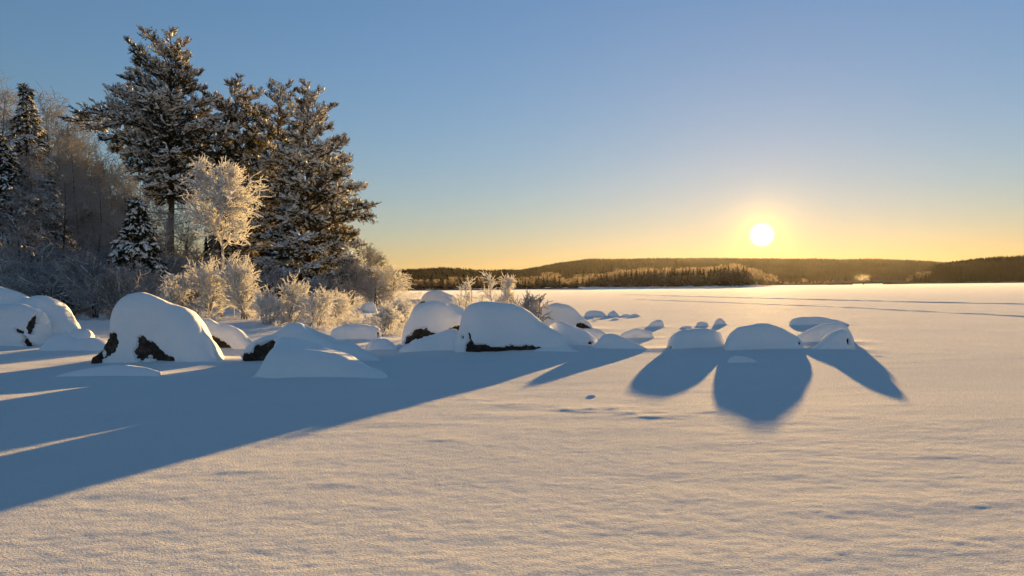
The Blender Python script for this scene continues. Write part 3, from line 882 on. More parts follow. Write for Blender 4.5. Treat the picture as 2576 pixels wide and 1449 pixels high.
    # dead stubs under the crown
    for (by, bx) in bare:
        z = H + rays(px, by)[1] * d - g - 0.1
        e = (bx - px) / F * d
        S0 = trunk_at(z)[None]
        P = grow(r, S0, np.array([[np.sign(e), r.uniform(-0.4, 0.4), 0.05]]), np.array([abs(e)]), 8, 0.10, (0, 0, -0.02))
        R_ = taper(1, 8, [0.045], [0.01])
        _, _, S, D, _ = sprout(r, P, R_, 12, 0.25, 1.0, 50, 0.3, flat=0.5)
        P2 = grow(r, S, D, r.uniform(0.2, 0.6, len(S)), 4, 0.15, (0, 0, -0.03))
        VV, FF = join([tubes(P, R_, 5) + (0,), tubes(P2, taper(len(S), 4, [0.012] * len(S), [0.005] * len(S)), 3) + (0,)])
        bough = link('bough', mesh_of('bough', VV, FF, [M_BARK]), root)
        sn = P.copy(); sn[..., 2] += 0.035
        V, f = tubes(sn, R_ * 0.7, 4)
        link('snow', mesh_of('snow', V, [(f, 0)], [M_LOAD]), bough, kind='stuff')
    return root

conifer('pine_tree', 'tallest pine, broad dark crown with one long bough reaching left, bare trunk below', 437,
        [(66, 412, 448), (95, 345, 482), (130, 342, 490), (185, 345, 505), (225, 322, 512), (245, 236, 535), (290, 262, 565), (345, 300, 578), (385, 318, 560), (430, 340, 525), (480, 372, 500), (505, 390, 485)],
        49, 501, nb=88, dens=1.15, shoot=0.36, extra=[(292, 178, 0), (300, 205, 0), (318, 240, 0)], bare=[(520, 500), (560, 505), (545, 380), (585, 480), (600, 395), (530, 350)], trunk_r=0.27)
conifer('pine_tree', 'dark pine standing behind and between the tallest pine and the right-hand pines', 602,
        [(188, 585, 622), (215, 540, 645), (255, 530, 672), (310, 535, 695), (400, 535, 705), (500, 540, 705), (580, 545, 690), (650, 560, 680)], 54, 502, nb=74, dens=1.1, shoot=0.38, snow=0.45)
conifer('pine_tree', 'pine with a spiky double top just left of the outermost right pine', 708,
        [(190, 690, 728), (230, 682, 748), (290, 655, 762), (350, 640, 770), (430, 640, 790), (520, 640, 800), (600, 650, 800), (690, 665, 815), (725, 700, 780)], 52, 503, nb=78, dens=1.1, shoot=0.37)
conifer('pine_tree', 'outermost right pine, boughs spreading wide to the right over the shore', 778,
        [(203, 764, 792), (245, 758, 832), (300, 740, 842), (350, 722, 862), (400, 720, 895), (440, 705, 915), (478, 700, 942), (500, 700, 935), (545, 700, 912), (600, 690, 895), (650, 680, 908), (690, 672, 900), (722, 690, 860)], 50, 504, nb=92, dens=1.12, shoot=0.38, trunk_r=0.24)
conifer('pine_tree', 'shorter dark pine squeezed in behind, left of the double-topped pine', 652,
        [(262, 640, 664), (310, 610, 700), (380, 590, 715), (460, 585, 720), (540, 590, 715), (620, 600, 705), (680, 610, 700)], 57, 512, nb=56, dens=1.0, shoot=0.40, snow=0.45)
conifer('spruce_tree', 'broad shaded spruce right of the narrow-topped spruce at the left edge', 118, [(440, 115, 121), (490, 95, 150), (560, 75, 170), (640, 60, 190), (715, 55, 200)], 45, 513, kind='spruce', nb=80, shoot=0.30, snow=0.7, mat=M_NEEDLE2)
conifer('spruce_tree', 'tall narrow spruce with a needle-thin leader at the left edge of the wood', 72,
        [(208, 69, 75), (245, 60, 84), (300, 40, 108), (350, 32, 122), (420, 14, 135), (500, 2, 150), (600, -20, 165), (690, -30, 175)], 48, 505, kind='spruce', nb=92, shoot=0.30, snow=0.6, mat=M_NEEDLE2)
conifer('spruce_tree', 'dark snow-plastered spruce filling the lower left edge of the picture', 5,
        [(330, 2, 8), (400, -40, 45), (480, -60, 75), (570, -90, 105), (660, -110, 120), (730, -110, 125)], 43, 506, kind='spruce', nb=92, shoot=0.30, snow=0.6, mat=M_NEEDLE2)
conifer('spruce_tree', 'small shaded spruce with fat snow pillows, left of the bare pine trunk', 348,
        [(496, 345, 351), (540, 325, 370), (600, 300, 395), (660, 285, 410), (715, 275, 420)], 37, 507, kind='spruce', nb=84, shoot=0.28, snow=0.5, mat=M_NEEDLE2)
conifer('spruce_tree', 'half hidden dark spruce deep in the birches, midway to the tall pine', 250,
        [(400, 247, 253), (450, 225, 275), (530, 205, 295), (620, 190, 310), (700, 180, 320)], 58, 508, kind='spruce', nb=54, shoot=0.3, snow=0.6, mat=M_NEEDLE2)

# ------------------------------------------------------------------ frosted broadleaf trees
def frost_tree(seed, h, spread, crown0, n1, n2, n3, rise=40, weep=0.0, twig=0.014, len2=0.45, len3=0.4, egg=1.0, trunk_r=None, wig=0.08, stems=1, lean=0.0, twigk=4, limb_r=0.012):
    """a bare tree grown from trunk to twigs; returns trunk mesh data, and crown limbs as lists for parts"""
    r = np.random.default_rng(seed)
    tr = trunk_r or 0.011 * h
    base = np.zeros((stems, 3)); base[:, :2] = r.normal(0, 0.10 * (stems > 1), (stems, 2))
    d0 = np.tile([lean, 0, 1.0], (stems, 1)) + r.normal(0, 0.16 * (stems > 1) + 0.02, (stems, 3))
    T = grow(r, base, d0, np.full(stems, h * 0.93) * r.uniform(0.8 if stems > 1 else 1, 1, stems), 14, 0.035, (0, 0, 0.05))
    TR = taper(stems, 14, np.full(stems, tr), np.full(stems, 0.012))
    idx, t, S, D, r0 = sprout(r, T, TR, n1 // stems, crown0, 0.99, rise, 0.18)
    rel = (t - crown0) / (1 - crown0)
    # reach of the crown: an egg
    env = np.sqrt(np.maximum(0, 1 - ((rel - 0.38 * egg) / (0.70)) ** 2)) * 0.9 + 0.12
    ln = spread * env * r.uniform(0.75, 1.1, len(S))
    P1 = grow(r, S, D, ln, 9, wig, (0, 0, 0.05 - weep * 0.10), curl=0.0)
    R1 = taper(len(S), 9, np.minimum(np.maximum(r0 * 0.6, limb_r), limb_r + 0.012 * ln), np.full(len(S), twig * 0.8))
    i2, t2, S2, D2, _ = sprout(r, P1, R1, n2, 0.15, 1.0, 45, 0.25)
    l2 = ln[i2] * len2 * (1.15 - 0.6 * t2) * r.uniform(0.6, 1.2, len(S2)) + 0.10
    P2 = grow(r, S2, D2, l2, 6, wig * 1.2, (0, 0, 0.03 - weep * 0.22))
    R2 = taper(len(S2), 6, np.full(len(S2), twig * 0.95), np.full(len(S2), twig * 0.7))
    i3, t3, S3, D3, _ = sprout(r, P2, R2, n3, 0.1, 1.0, 40, 0.3)
    l3 = l2[i3] * len3 * r.uniform(0.5, 1.2, len(S3)) + 0.06
    P3 = grow(r, S3, D3, l3, twigk, wig * 1.3, (0, 0, 0.02 - weep * 0.45))
    R3 = taper(len(S3), twigk, np.full(len(S3), twig * 0.8), np.full(len(S3), twig * 0.5))
    return T, TR, P1, R1, P2, R2, i2, P3, R3, i3
def frost_thing(name, label, cat, loc, args, mat_twig, mat_trunk=None, mat_limb=None, rotz=0.0, group=None, split=True, scale=1.0, limb='limb'):
    T, TR, P1, R1, P2, R2, i2, P3, R3, i3 = frost_tree(**args)
    root = link(name, None, loc=loc, rotz=rotz, label=label, category=cat, group=group, scale=scale)
    V, f = tubes(T, TR, 7)
    link('trunk' if args.get('stems', 1) == 1 else 'stem', mesh_of('trunk', V, [(f, 0)], [mat_trunk or M_BIRCH]), root)
    if split:
        for q in range(len(P1)):
            V, f = tubes(P1[q:q + 1], R1[q:q + 1], 5)
            lo = link(limb, mesh_of(limb, V, [(f, 0)], [mat_limb or mat_twig]), root)
            m2 = np.where(i2 == q)[0]; m3 = np.isin(i3, m2)
            VV, FF = join([tubes(P2[m2], R2[m2], 3) + (0,), tubes(P3[m3], R3[m3], 3) + (0,)])
            link('twigs', mesh_of('twigs', VV, FF, [mat_twig]), lo, kind='stuff')
    else:
        VV, FF = join([tubes(P1, R1, 4) + (0,), tubes(P2, R2, 3) + (1,), tubes(P3, R3, 3) + (1,)])
        link('crown', mesh_of('crown', VV, FF, [mat_limb or mat_twig, mat_twig]), root)
    return root
def spot(px, d):
    x = float(rays(px, 728)[0] * d)
    return (x, d, float(shore(np.array(x), np.array(d))) - 0.08)

# the white one in front, and the bushes at its foot
frost_thing('frosted_birch', 'white frost-covered young birch with round crown glowing in front of the dark pines', 'birch tree', spot(556, 32),
            dict(seed=601, h=6.3, spread=1.9, crown0=0.50, n1=40, n2=11, n3=5, rise=50, weep=0.05, twig=0.027, len2=0.42, len3=0.5, trunk_r=0.085, wig=0.10), M_FROST, M_FROST2, M_FROST)
BUSH = dict(h=2.2, spread=1.2, crown0=0.10, n1=40, n2=7, n3=3, rise=26, weep=0.0, twig=0.021, len2=0.55, len3=0.5, stems=8, trunk_r=0.03, wig=0.09)
frost_thing('frosted_bush', 'big fan-shaped frosted bush under the white young birch, its right half', 'bush', spot(612, 30.5), dict(BUSH, seed=602, h=2.2), M_FROST, M_FROST2, M_FROST, group='frosted bushes along the shore', limb='branch')
frost_thing('frosted_bush', 'frosted bush with a narrow spire, left half of the clump under the white birch', 'bush', spot(528, 31), dict(BUSH, seed=603, h=2.15, spread=1.0), M_FROST, M_FROST2, M_FROST, group='frosted bushes along the shore', limb='branch')
frost_thing('frosted_bush', 'slim upright frosted bush left of the white birch, in front of the pine trunk', 'bush', spot(452, 31), dict(BUSH, seed=604, h=1.8, spread=0.7, n1=28), M_FROST, M_FROST2, M_FROST, group='frosted bushes along the shore', limb='branch')
SHR = dict(h=1.4, spread=0.8, crown0=0.1, n1=24, n2=6, n3=3, rise=32, weep=0.05, twig=0.019, len2=0.5, len3=0.5, stems=6, trunk_r=0.018, wig=0.12)
for k, (px, d, hh, sp, lab) in enumerate([
        (722, 30, 1.75, 0.75, 'upright frosted shrub right of the fan-shaped bush, under the snowy pine bough'),
        (792, 29, 1.15, 0.9, 'rounded frosted shrub in front of the outermost right pine'),
        (850, 33, 0.9, 0.9, 'low straggling frosted shrub below the outermost pine boughs'),
        (668, 29, 0.9, 0.8, 'low frosted shrub at the foot of the fan-shaped bush'),
        (420, 32, 1.0, 0.7, 'small frosted shrub showing over the right shoulder of the tallest boulder'),
        (1012, 29, 0.7, 0.8, 'frosted shrub left of the wide domed boulder'),
        (968, 26, 0.55, 0.8, 'low frosted shrub between the little snow-capped stones and the flat-topped stone')]):
    frost_thing('frosted_shrub', lab, 'shrub', spot(px, d), dict(SHR, seed=620 + k, h=hh, spread=sp), M_FROST, M_FROST2, M_FROST, group='frosted shrubs along the shore', limb='branch')
SAP = dict(h=1.5, spread=0.42, crown0=0.08, n1=24, n2=6, n3=2, rise=34, weep=0.0, twig=0.015, len2=0.5, len3=0.5, stems=3, trunk_r=0.016, wig=0.10)
frost_thing('frosted_sapling', 'feathery frosted sapling, left of the pair against the far shore', 'sapling', spot(1172, 27), dict(SAP, seed=641, h=1.85, spread=0.6, stems=5), M_FROST, M_FROST2, M_FROST, group='frosted saplings', limb='branch')
frost_thing('frosted_sapling', 'tallest feathery frosted sapling with pointed tip against the far shore', 'sapling', spot(1251, 26), dict(SAP, seed=642, h=2.15, spread=0.5, stems=2), M_FROST, M_FROST2, M_FROST, group='frosted saplings', limb='branch')
frost_thing('frosted_sapling', 'thin-stemmed frosted sapling touching the right side of the tallest sapling', 'sapling', spot(1275, 26.5), dict(SAP, seed=643, h=2.0, stems=1, crown0=0.3, spread=0.35, n1=20), M_FROST, M_FROST2, M_FROST, group='frosted saplings', limb='branch')
frost_thing('frosted_shrub', 'low dark-stemmed frosted shrub left of the pointed boulder', 'shrub', spot(1335, 26), dict(SHR, seed=644, h=1.0, spread=0.75), M_FROST2, M_BARK, M_FROST2, group='frosted shrubs along the shore', limb='branch')
# sunlit birches where the wood ends
EDGE = dict(h=3.6, spread=1.7, crown0=0.10, n1=32, n2=8, n3=5, rise=40, weep=0.30, twig=0.018, len2=0.5, len3=0.7, stems=4, trunk_r=0.045, wig=0.10)
frost_thing('frosted_birch', 'last frosted birch at the right end of the wood, thin dark stem over the lake', 'birch tree', spot(978, 52), dict(EDGE, seed=651, h=2.9, spread=1.25, stems=2), M_FROST, M_BARK, M_FROST2, group='frosted birches where the wood ends')
frost_thing('frosted_birch', 'tallest frosted birch right of the pines, drooping twigs against the sky', 'birch tree', spot(935, 55), dict(EDGE, seed=652, h=4.0, spread=1.5, lean=0.12), M_FROST2, M_BARK, M_FROST2, group='frosted birches where the wood ends')
frost_thing('frosted_birch', 'bushy frosted birch peering out under the lowest right-hand pine boughs', 'birch tree', spot(884, 49), dict(EDGE, seed=653, h=2.6, spread=1.5), M_FROST2, M_BARK, M_FROST2, group='frosted birches where the wood ends')
frost_thing('frosted_birch', 'low frosted birch in front of the tallest one where the wood ends', 'birch tree', spot(948, 47), dict(EDGE, seed=654, h=1.9, spread=1.1, n1=24), M_FROST2, M_BARK, M_FROST2, group='frosted birches where the wood ends')

# the shaded birch wood on the left: three grown kinds, copied and turned
WOODS = [frost_thing('birch_tree', 'x', 'birch tree', (0, 0, -500), dict(seed=660 + k, h=10, spread=sp, crown0=c0, n1=30, n2=9, n3=6, rise=rs, weep=wp, twig=0.013, len2=0.5, len3=0.6, trunk_r=tr, wig=0.10, lean=ln), mt, M_BARK, M_FROST2, split=False)
         for k, (sp, c0, rs, wp, tr, ln, mt) in enumerate([(2.6, 0.22, 38, 0.25, 0.10, 0.05, M_FROST2), (2.1, 0.3, 42, 0.32, 0.08, -0.08, M_FROST2), (2.9, 0.18, 48, 0.15, 0.11, 0.12, M_FROST2)])]
WOOD_AT = [(6, 238, 54), (136, 262, 52), (112, 325, 56), (190, 350, 58), (208, 372, 50), (262, 398, 54), (292, 430, 52), (338, 470, 50), (378, 455, 56), 
           (86, 410, 46), (28, 330, 50), (225, 470, 42), (300, 540, 40), (400, 540, 44), (150, 430, 41), (50, 480, 39), (240, 385, 66), (398, 500, 66), (470, 530, 68), (560, 570, 66), (330, 480, 84), (180, 440, 80), (480, 580, 90), (640, 580, 72), (720, 580, 74), (840, 610, 66)]
WL = ['frost-dusted birch in the shaded wood at the left, thin drooping twigs', 'birch standing deep in the wood behind the pines, only partly seen']
rw = np.random.default_rng(9)
for k, (px, py, d) in enumerate(WOOD_AT):
    o = WOODS[k % 3] if k < 3 else copy_tree(WOODS[k % 3])
    x, y, z = spot(px, d)
    top = H + rays(px, py)[1] * d - z
    o.location = (x, y, z); o.scale = (top / 9.6 * rw.uniform(0.9, 1.1), top / 9.6 * rw.uniform(0.9, 1.1), top / 9.6)
    o.rotation_euler = (0, 0, rw.uniform(0, 6.28))
    if d < 60:
        o['label'], o['group'] = WL[0], 'birches of the shaded wood'
    else:
        o['label'], o['group'] = WL[1], 'birches deep in the wood'
# tangled snow-laden undergrowth in the shade
UND = [frost_thing('undergrowth_shrub', 'x', 'shrub', (0, 0, -500), dict(seed=680 + k, h=hh, spread=sp, crown0=0.08, n1=30, n2=7, n3=5, limb_r=0.032, rise=50, weep=0.25, twig=0.019, len2=0.55, len3=0.5, stems=6, trunk_r=0.035, wig=0.17), M_FROST2, M_BARK, M_FROST, split=False)
       for k, (hh, sp) in enumerate([(2.2, 1.8), (1.6, 1.6)])]
UN_AT = [(20, 34, 1.0), (75, 35, 1.1), (130, 33, 1.0), (185, 34, 0.9), (240, 33, 1.0), (290, 32, 0.9), (330, 34, 1.0), (390, 36, 1.0), (100, 38, 1.4), (200, 39, 1.4), (300, 39, 1.4), (40, 40, 1.5), (420, 40, 1.3), (150, 42, 1.6), (260, 43, 1.6), (370, 44, 1.6),
         (470, 46, 1.2), (600, 46, 1.1), (680, 45, 1.0), (800, 45, 0.9), (300, 54, 2.0), (100, 50, 2.2), (400, 56, 2.0), (520, 58, 1.8), (20, 46, 2.0)]
for k, (px, d, s) in enumerate(UN_AT):
    o = UND[k % 2] if k < 2 else copy_tree(UND[k % 2])
    o.location = spot(px, d); o.scale = (s * rw.uniform(0.9, 1.2), s * rw.uniform(0.9, 1.2), s * rw.uniform(0.8, 1.1)); o.rotation_euler = (0, 0, rw.uniform(0, 6.28))
    if px < 430:
        o['label'] = ('tangled snow-laden shrub at the foot of the dark spruces by the left edge' if px < 110 else
                      'tangled shaded shrub behind the smooth upright boulder and the frosted tufts' if px < 255 else 'tangled shaded shrub behind the tallest boulder, under the small shaded spruce')
        o['group'] = 'undergrowth by the left edge' if px < 110 else 'undergrowth behind the upright boulder' if px < 255 else 'undergrowth behind the tallest boulder'
    else:
        o['label'], o['group'] = 'snow-laden shrub under the pines, behind the frosted bushes', 'undergrowth beneath the pines'

# ------------------------------------------------------------------ far shores, tree by tree
def far_birch_mesh(seed, mat=None):
    r = np.random.default_rng(seed)
    nl = 24
    c = np.stack([r.normal(0, 0.12, nl), r.normal(0, 0.12, nl), r.uniform(0.36, 0.90, nl)], -1)
    c[:, :2] *= np.sqrt(np.clip(1.15 - ((c[:, 2:3] - 0.55) / 0.5) ** 2, 0.1, 1)) * 1.1
    n = 460
    k = r.integers(0, nl, n)
    P = c[k] + unit(r.normal(0, 1, (n, 3))) * (r.random((n, 1)) ** 0.5) * np.array([0.12, 0.12, 0.11])
    d = unit(r.normal(0, 1, (n, 3)) + np.array([0, 0, 0.5])) * r.uniform(0.02, 0.055, (n, 1))
    w = unit(np.cross(d, r.normal(0, 1, (n, 3)))) * r.uniform(0.008, 0.02, (n, 1))
    V = np.stack([P - w, P + w, P + d], 1).reshape(-1, 3)
    f = np.arange(n * 3).reshape(-1, 3)
    T = np.stack([np.linspace(0, 0.03, 5), np.zeros(5), np.linspace(-0.05, 0.8, 5)], -1)[None]
    tv, tf = tubes(T, taper(1, 5, [0.014], [0.004]), 4)
    S = np.tile([0, 0, 0.0], (7, 1)); S[:, 2] = r.uniform(0.2, 0.6, 7)
    L = grow(r, S, np.stack([r.normal(0, 1, 7), r.normal(0, 1, 7), 1.2 + 0 * S[:, 0]], -1), np.full(7, 0.35), 4, 0.1, (0, 0, 0.1))
    lv, lf = tubes(L, taper(7, 4, [0.006] * 7, [0.003] * 7), 3)
    VV, FF = join([(V, f, 0), (tv, tf, 1), (lv, lf, 1)])
    return mesh_of('far_birch', VV, FF, [mat or M_FARFROST, M_BARK], smooth=False)
def far_spruce_mesh(seed, frost=0.10, fat=0.17):
    r = np.random.default_rng(seed)
    tris, trf = [], []
    for i in range(15):
        z = 0.05 + 0.90 * i / 15
        rad = fat * (1 - (i / 15.5)) ** 0.85 * r.uniform(0.8, 1.2)
        for j in range(9):
            a = j * 0.7 + i * 1.3 + r.uniform(-0.3, 0.3)
            q = rad * r.uniform(0.6, 1.25); da = 0.42
            tip = np.array([q * math.cos(a), q * math.sin(a), z - 0.35 * q + r.uniform(-0.02, 0.02)])
            b1 = np.array([0.45 * q * math.cos(a - da), 0.45 * q * math.sin(a - da), z + 0.03])
            b2 = np.array([0.45 * q * math.cos(a + da), 0.45 * q * math.sin(a + da), z + 0.03])
            tp = np.array([0, 0, z + 0.10])
            for t in ((tp, b1, tip), (tp, tip, b2), (b1, tip, b2)):
                (trf if r.random() < frost else tris).append(t)
    V = np.array(tris + trf).reshape(-1, 3)
    n1 = len(tris); f = np.arange(len(V)).reshape(-1, 3)
    V[:, 2] += 0.0
    T = np.stack([np.zeros(3), np.zeros(3), np.array([-0.05, 0.4, 1.02])], -1)[None]
    tv, tf = tubes(T, taper(1, 3, [0.018], [0.004]), 4)
    VV, FF = join([(V, f[:n1], 0), (tv, tf, 1)])
    FF.append((f[n1:], 2))
    return mesh_of('far_spruce', VV, FF, [M_FARWOOD, M_BARK, M_FARFROST], smooth=False)
FB = [far_birch_mesh(800 + k) for k in range(5)]
FG = [far_birch_mesh(840 + k, M_FARSHADE) for k in range(3)]  # shaded front row: the shade is in their darker twig colour
FS = [far_spruce_mesh(820 + k, fat=w) for k, w in enumerate((0.15, 0.19, 0.24, 0.17))]
rf = np.random.default_rng(77)
# dark spruces deeper in the wood on our own shore, mostly hidden by the pines
for px, yt, d in [(575, 420, 66), (610, 400, 72), (640, 380, 78), (668, 400, 70), (690, 390, 84), (715, 400, 76), (738, 395, 90), (762, 400, 70), (785, 410, 82), (808, 420, 76), (830, 445, 88), (850, 470, 80), (655, 410, 95), (725, 415, 100), (800, 430, 98),
                  (340, 585, 70), (385, 590, 76), (425, 596, 72), (470, 600, 80), (520, 590, 74), (545, 520, 84), (300, 520, 66), (262, 500, 72), (215, 470, 64), (170, 450, 70), (120, 430, 64), (75, 400, 68), (20, 420, 66)]:
    x, y, z = spot(px, d)
    h = H + float(rays(px, yt)[1]) * d - z
    link('spruce_tree', FS[int(rf.integers(0, 4))], loc=(x, y, z), rotz=rf.uniform(0, 6.28), scale=(h * 1.25, h * 1.25, h), label='dark spruce deep in the wood, half hidden behind the nearer trees', category='spruce tree', group='spruces deep in the wood')
def far_bank(name, pts, d, depth, hgt, seed):
    """a low snowy shore where the trees stand"""
    px = np.linspace(pts[0], pts[1], 120)
    X = rays(px, 728)[0]
    yv = np.array([-0.06, 0.0, 0.08, 0.2, 0.6, 0.92, 1.0])
    hv = np.array([-0.3, 0.35, 0.75, 1.0, 1.0, 0.7, -0.3])
    e = np.minimum(1, np.minimum(np.arange(120), np.arange(120)[::-1]) / 9)
    Y = d + depth * (yv[None, :] + 0.05 * noise2(px * 0.05, 0 * px, seed)[:, None])
    Z = hgt * hv[None, :] * e[:, None] * (1 + 0.4 * noise2(px * 0.08, 0 * px + 3, seed))[:, None] - 0.15
    V = np.stack([X[:, None] * Y, Y, Z], -1)
    link(name, mesh_of(name, V.reshape(-1, 3), [(grid_faces(*Z.shape), 0)], [M_CAP if name == 'wooded_point' else M_FARSHADE]), kind='structure')  # except the point: snow bank and reeds, their shade painted in the grey
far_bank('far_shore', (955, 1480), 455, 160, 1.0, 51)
far_bank('wooded_point', (1290, 1962), 470, 60, 1.0, 52)
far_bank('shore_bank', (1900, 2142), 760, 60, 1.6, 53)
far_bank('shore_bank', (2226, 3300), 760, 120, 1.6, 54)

def far_tree(kind, px, ytop, d, base, label, group):
    x = float(rays(px, 728)[0] * d)
    h = H + rays(px, ytop)[1] * d - base
    h *= 1.08
    if h < 1.2:
        return
    lib = {'b': FB, 'g': FG, 's': FS}[kind]
    me = lib[int(rf.integers(0, len(lib)))]
    s = (h * rf.uniform(0.9, 1.3) * (1.45 if kind == 's' else 1.1),) * 2 + (h,)
    link('spruce_tree' if kind == 's' else 'birch_tree', me, loc=(x, d, base), rotz=rf.uniform(0, 6.28), scale=s, label=label, category='spruce tree' if kind == 's' else 'birch tree', group=group)
TOPS = [(1290, 702), (1330, 696), (1352, 693), (1375, 688), (1395, 690), (1412, 701), (1440, 698), (1480, 692), (1510, 688), (1540, 682), (1580, 680), (1640, 674), (1700, 677), (1760, 674), (1800, 671), (1840, 667), (1870, 670), (1900, 678), (1930, 688), (1956, 700)]
tx, ty = [p[0] for p in TOPS], [p[1] - 3 for p in TOPS]
gb, gs, gl = 'frosted birches of the wooded point', 'dark spruces of the wooded point', 'low birches along the far shore'
for px in np.arange(1296, 1950, 8.6):
    px = px + rf.uniform(-4, 4)
    far_tree('b', px, np.interp(px, tx, ty) + rf.uniform(-2, 6), 505 + rf.uniform(-12, 12), 0.8, 'frosted birch on the wooded point across the lake, pale crown lit from behind', gb)
for px in np.concatenate([np.arange(1480, 1880, 4.6), np.arange(1300, 1480, 11)]):
    px = px + rf.uniform(-5, 5)
    far_tree('s', px, np.interp(px, tx, ty) + rf.uniform(2, 15), 486 + rf.uniform(-8, 8), 0.7, 'dark spruce in the front row of the wooded point across the lake', gs)
for px in np.arange(1300, 1925, 5.6):
    px = px + rf.uniform(-5, 5)
    far_tree('g', px, np.interp(px, tx, ty) + rf.uniform(12, 30), 478 + rf.uniform(-5, 5), 0.6, 'low grey birch at the water edge of the wooded point', gl)
LT = [(960, 706), (1010, 703), (1050, 698), (1100, 697), (1150, 699), (1200, 696), (1250, 699), (1300, 703), (1340, 706)]
lx, ly = [p[0] for p in LT], [p[1] for p in LT]
for px in np.arange(965, 1330, 14):
    px = px + rf.uniform(-4, 4)
    far_tree('b', px, np.interp(px, lx, ly) + rf.uniform(-3, 7), 560 + rf.uniform(-30, 30), 0.8, 'frosted birch on the far shore left of the wooded point', 'frosted birches of the far left shore')
for px in np.arange(962, 1320, 8):
    px = px + rf.uniform(-6, 6)
    far_tree('s', px, np.interp(px, lx, ly) + rf.uniform(-7, 16), 530 + rf.uniform(-40, 40), 0.8, 'dark spruce on the far shore left of the wooded point', 'spruces of the far left shore')
for px in np.arange(960, 1310, 5.5):
    px = px + rf.uniform(-4, 4)
    far_tree('g', px, np.interp(px, lx, ly) + rf.uniform(6, 16), 472 + rf.uniform(-6, 6), 0.6, 'low grey birch along the far left shore', 'low birches of the far left shore')
RT = [(2282, 699), (2295, 690), (2310, 684), (2330, 680), (2345, 672), (2370, 668), (2400, 663), (2450, 656), (2500, 653), (2576, 651), (2700, 648), (2860, 652)]
rx, ry = [p[0] for p in RT], [p[1] for p in RT]
for row, (dy0, dy1, dd) in enumerate([(0, 8, 950), (10, 22, 905), (24, 36, 870), (34, 48, 840)]):
    for px in np.arange(2330 - 8 * row, 2700, 13):
        px = px + rf.uniform(-6, 6)
        yt = np.interp(px, rx, ry) + rf.uniform(dy0, dy1)
        if yt < 704:
            yb = min(yt + rf.uniform(16, 26), 709)
            bz = max(0.8, H + rays(px, yb)[1] * dd)
            far_tree('s', px, yt, dd, bz, 'dark spruce on the wooded headland at the right', 'spruces of the right headland')
for px, yt in [(2284, 699), (2292, 694), (2300, 690), (2311, 685), (2318, 687), (2325, 690), (2333, 683), (2356, 679), (2366, 677), (2452, 672), (2430, 668)]:
    dd = 815 if px < 2340 else 890
    bz = 0.8 if px < 2340 else max(0.8, H + rays(px, yt + 16)[1] * dd)
    far_tree('b', px, yt, dd, bz, 'pale frosted birch glowing at the tip of the right headland' if px < 2340 else 'pale frosted birch among the dark spruces of the right headland', 'frosted birches of the right headland' if px < 2340 else 'scattered birches of the right headland')
for px in np.arange(1962, 2110, 11):
    far_tree('b', px + rf.uniform(-4, 4), 711 + rf.uniform(-9, -2) * (1.5 if 2010 < px < 2050 else 0.7), 790, 0.9, 'tiny frosted bush-like birch on the low shore beyond the wooded point', 'low birches beyond the point')

# ------------------------------------------------------------------ low bridge, its steam, the mast on the hill
def box(x0, x1, y0, y1, z0, z1):
    V = np.array([(x, y, z) for x in (x0, x1) for y in (y0, y1) for z in (z0, z1)])
    Q = np.array([(0, 1, 3, 2), (4, 6, 7, 5), (0, 4, 5, 1), (2, 3, 7, 6), (0, 2, 6, 4), (1, 5, 7, 3)])
    return V, Q
bd = 700.0
bx0, bx1 = float(rays(2088, 715)[0] * bd), float(rays(2278, 715)[0] * bd)
bc = float(rays(2172, 715)[0] * bd)
M_CONC = bark_mat('concrete_mat', (0.10, 0.10, 0.10), (0.16, 0.155, 0.15), (0.5, 0.5, 0.5))
br_root = link('road_bridge', None, loc=(bc, bd, 0), label='low dark bridge on one pier across the narrow far end of the lake', category='bridge')
n = 40
px_ = np.linspace(bx0 - bc, bx1 - bc, n)
arch = 2.5 + 0.75 * (1 - (px_ / (0.52 * (bx1 - bx0))) ** 2).clip(0, 1)
secs = np.array([(-2.5, -1.3), (2.5, -1.3), (2.5, 0.0), (-2.5, 0.0)])
V = np.stack([np.repeat(px_, 4), np.tile(secs[:, 0], n), np.repeat(arch, 4) + np.tile(secs[:, 1], n)], -1)
link('deck', mesh_of('deck', V, [(grid_faces(n, 4, True), 0)], [M_CONC], smooth=False), br_root)
RV = []
for sx in np.linspace(bx0 - bc + 1, bx1 - bc - 1, 24):
    za = float(np.interp(sx, px_, arch))
    RV.append(box(sx - 0.05, sx + 0.05, -2.45, -2.35, za, za + 0.95) + (0,))
rail = np.stack([px_, 0 * px_ - 2.4, arch + 0.95], -1)[None]
RV.append(tubes(rail, np.full((1, n), 0.05), 4) + (0,))
VV, FF = join(RV)
link('railing', mesh_of('railing', VV, FF, [M_CONC], smooth=False), br_root)
P = np.array([[[0, 0, -0.4], [0, 0, 0.4], [0, 0, 1.94]]])
V, f = tubes(P, np.array([[0.75, 0.6, 0.6]]), 8)
link('pier', mesh_of('pier', V, [(f, 0)], [M_CONC]), br_root)
for sx in (rays(2140, 715)[0] * bd - bc, rays(2226, 715)[0] * bd - bc):
    sg = -1 if sx < 0 else 1
    e = abs(bx0 - bc if sg < 0 else bx1 - bc)
    a0, a1 = sorted((float(sx), sg * e))
    k = 12
    xs = np.linspace(a0, a1, k)
    tz = np.interp(xs, px_, arch) - 1.31
    ring = []
    for x_, z_ in zip(xs, tz):
        ring += [(x_, -4.5, -0.3), (x_, -2.6, z_), (x_, 2.6, z_), (x_, 4.5, -0.3)]
    link('abutment', mesh_of('abutment', np.array(ring), [(grid_faces(k, 4), 0), (np.array([[0, 1, 2, 3], [4 * k - 1, 4 * k - 2, 4 * k - 3, 4 * k - 4]]), 0)], [M_FARSHADE], smooth=False), br_root)  # shaded side of the snowy bank, put into the grey colour

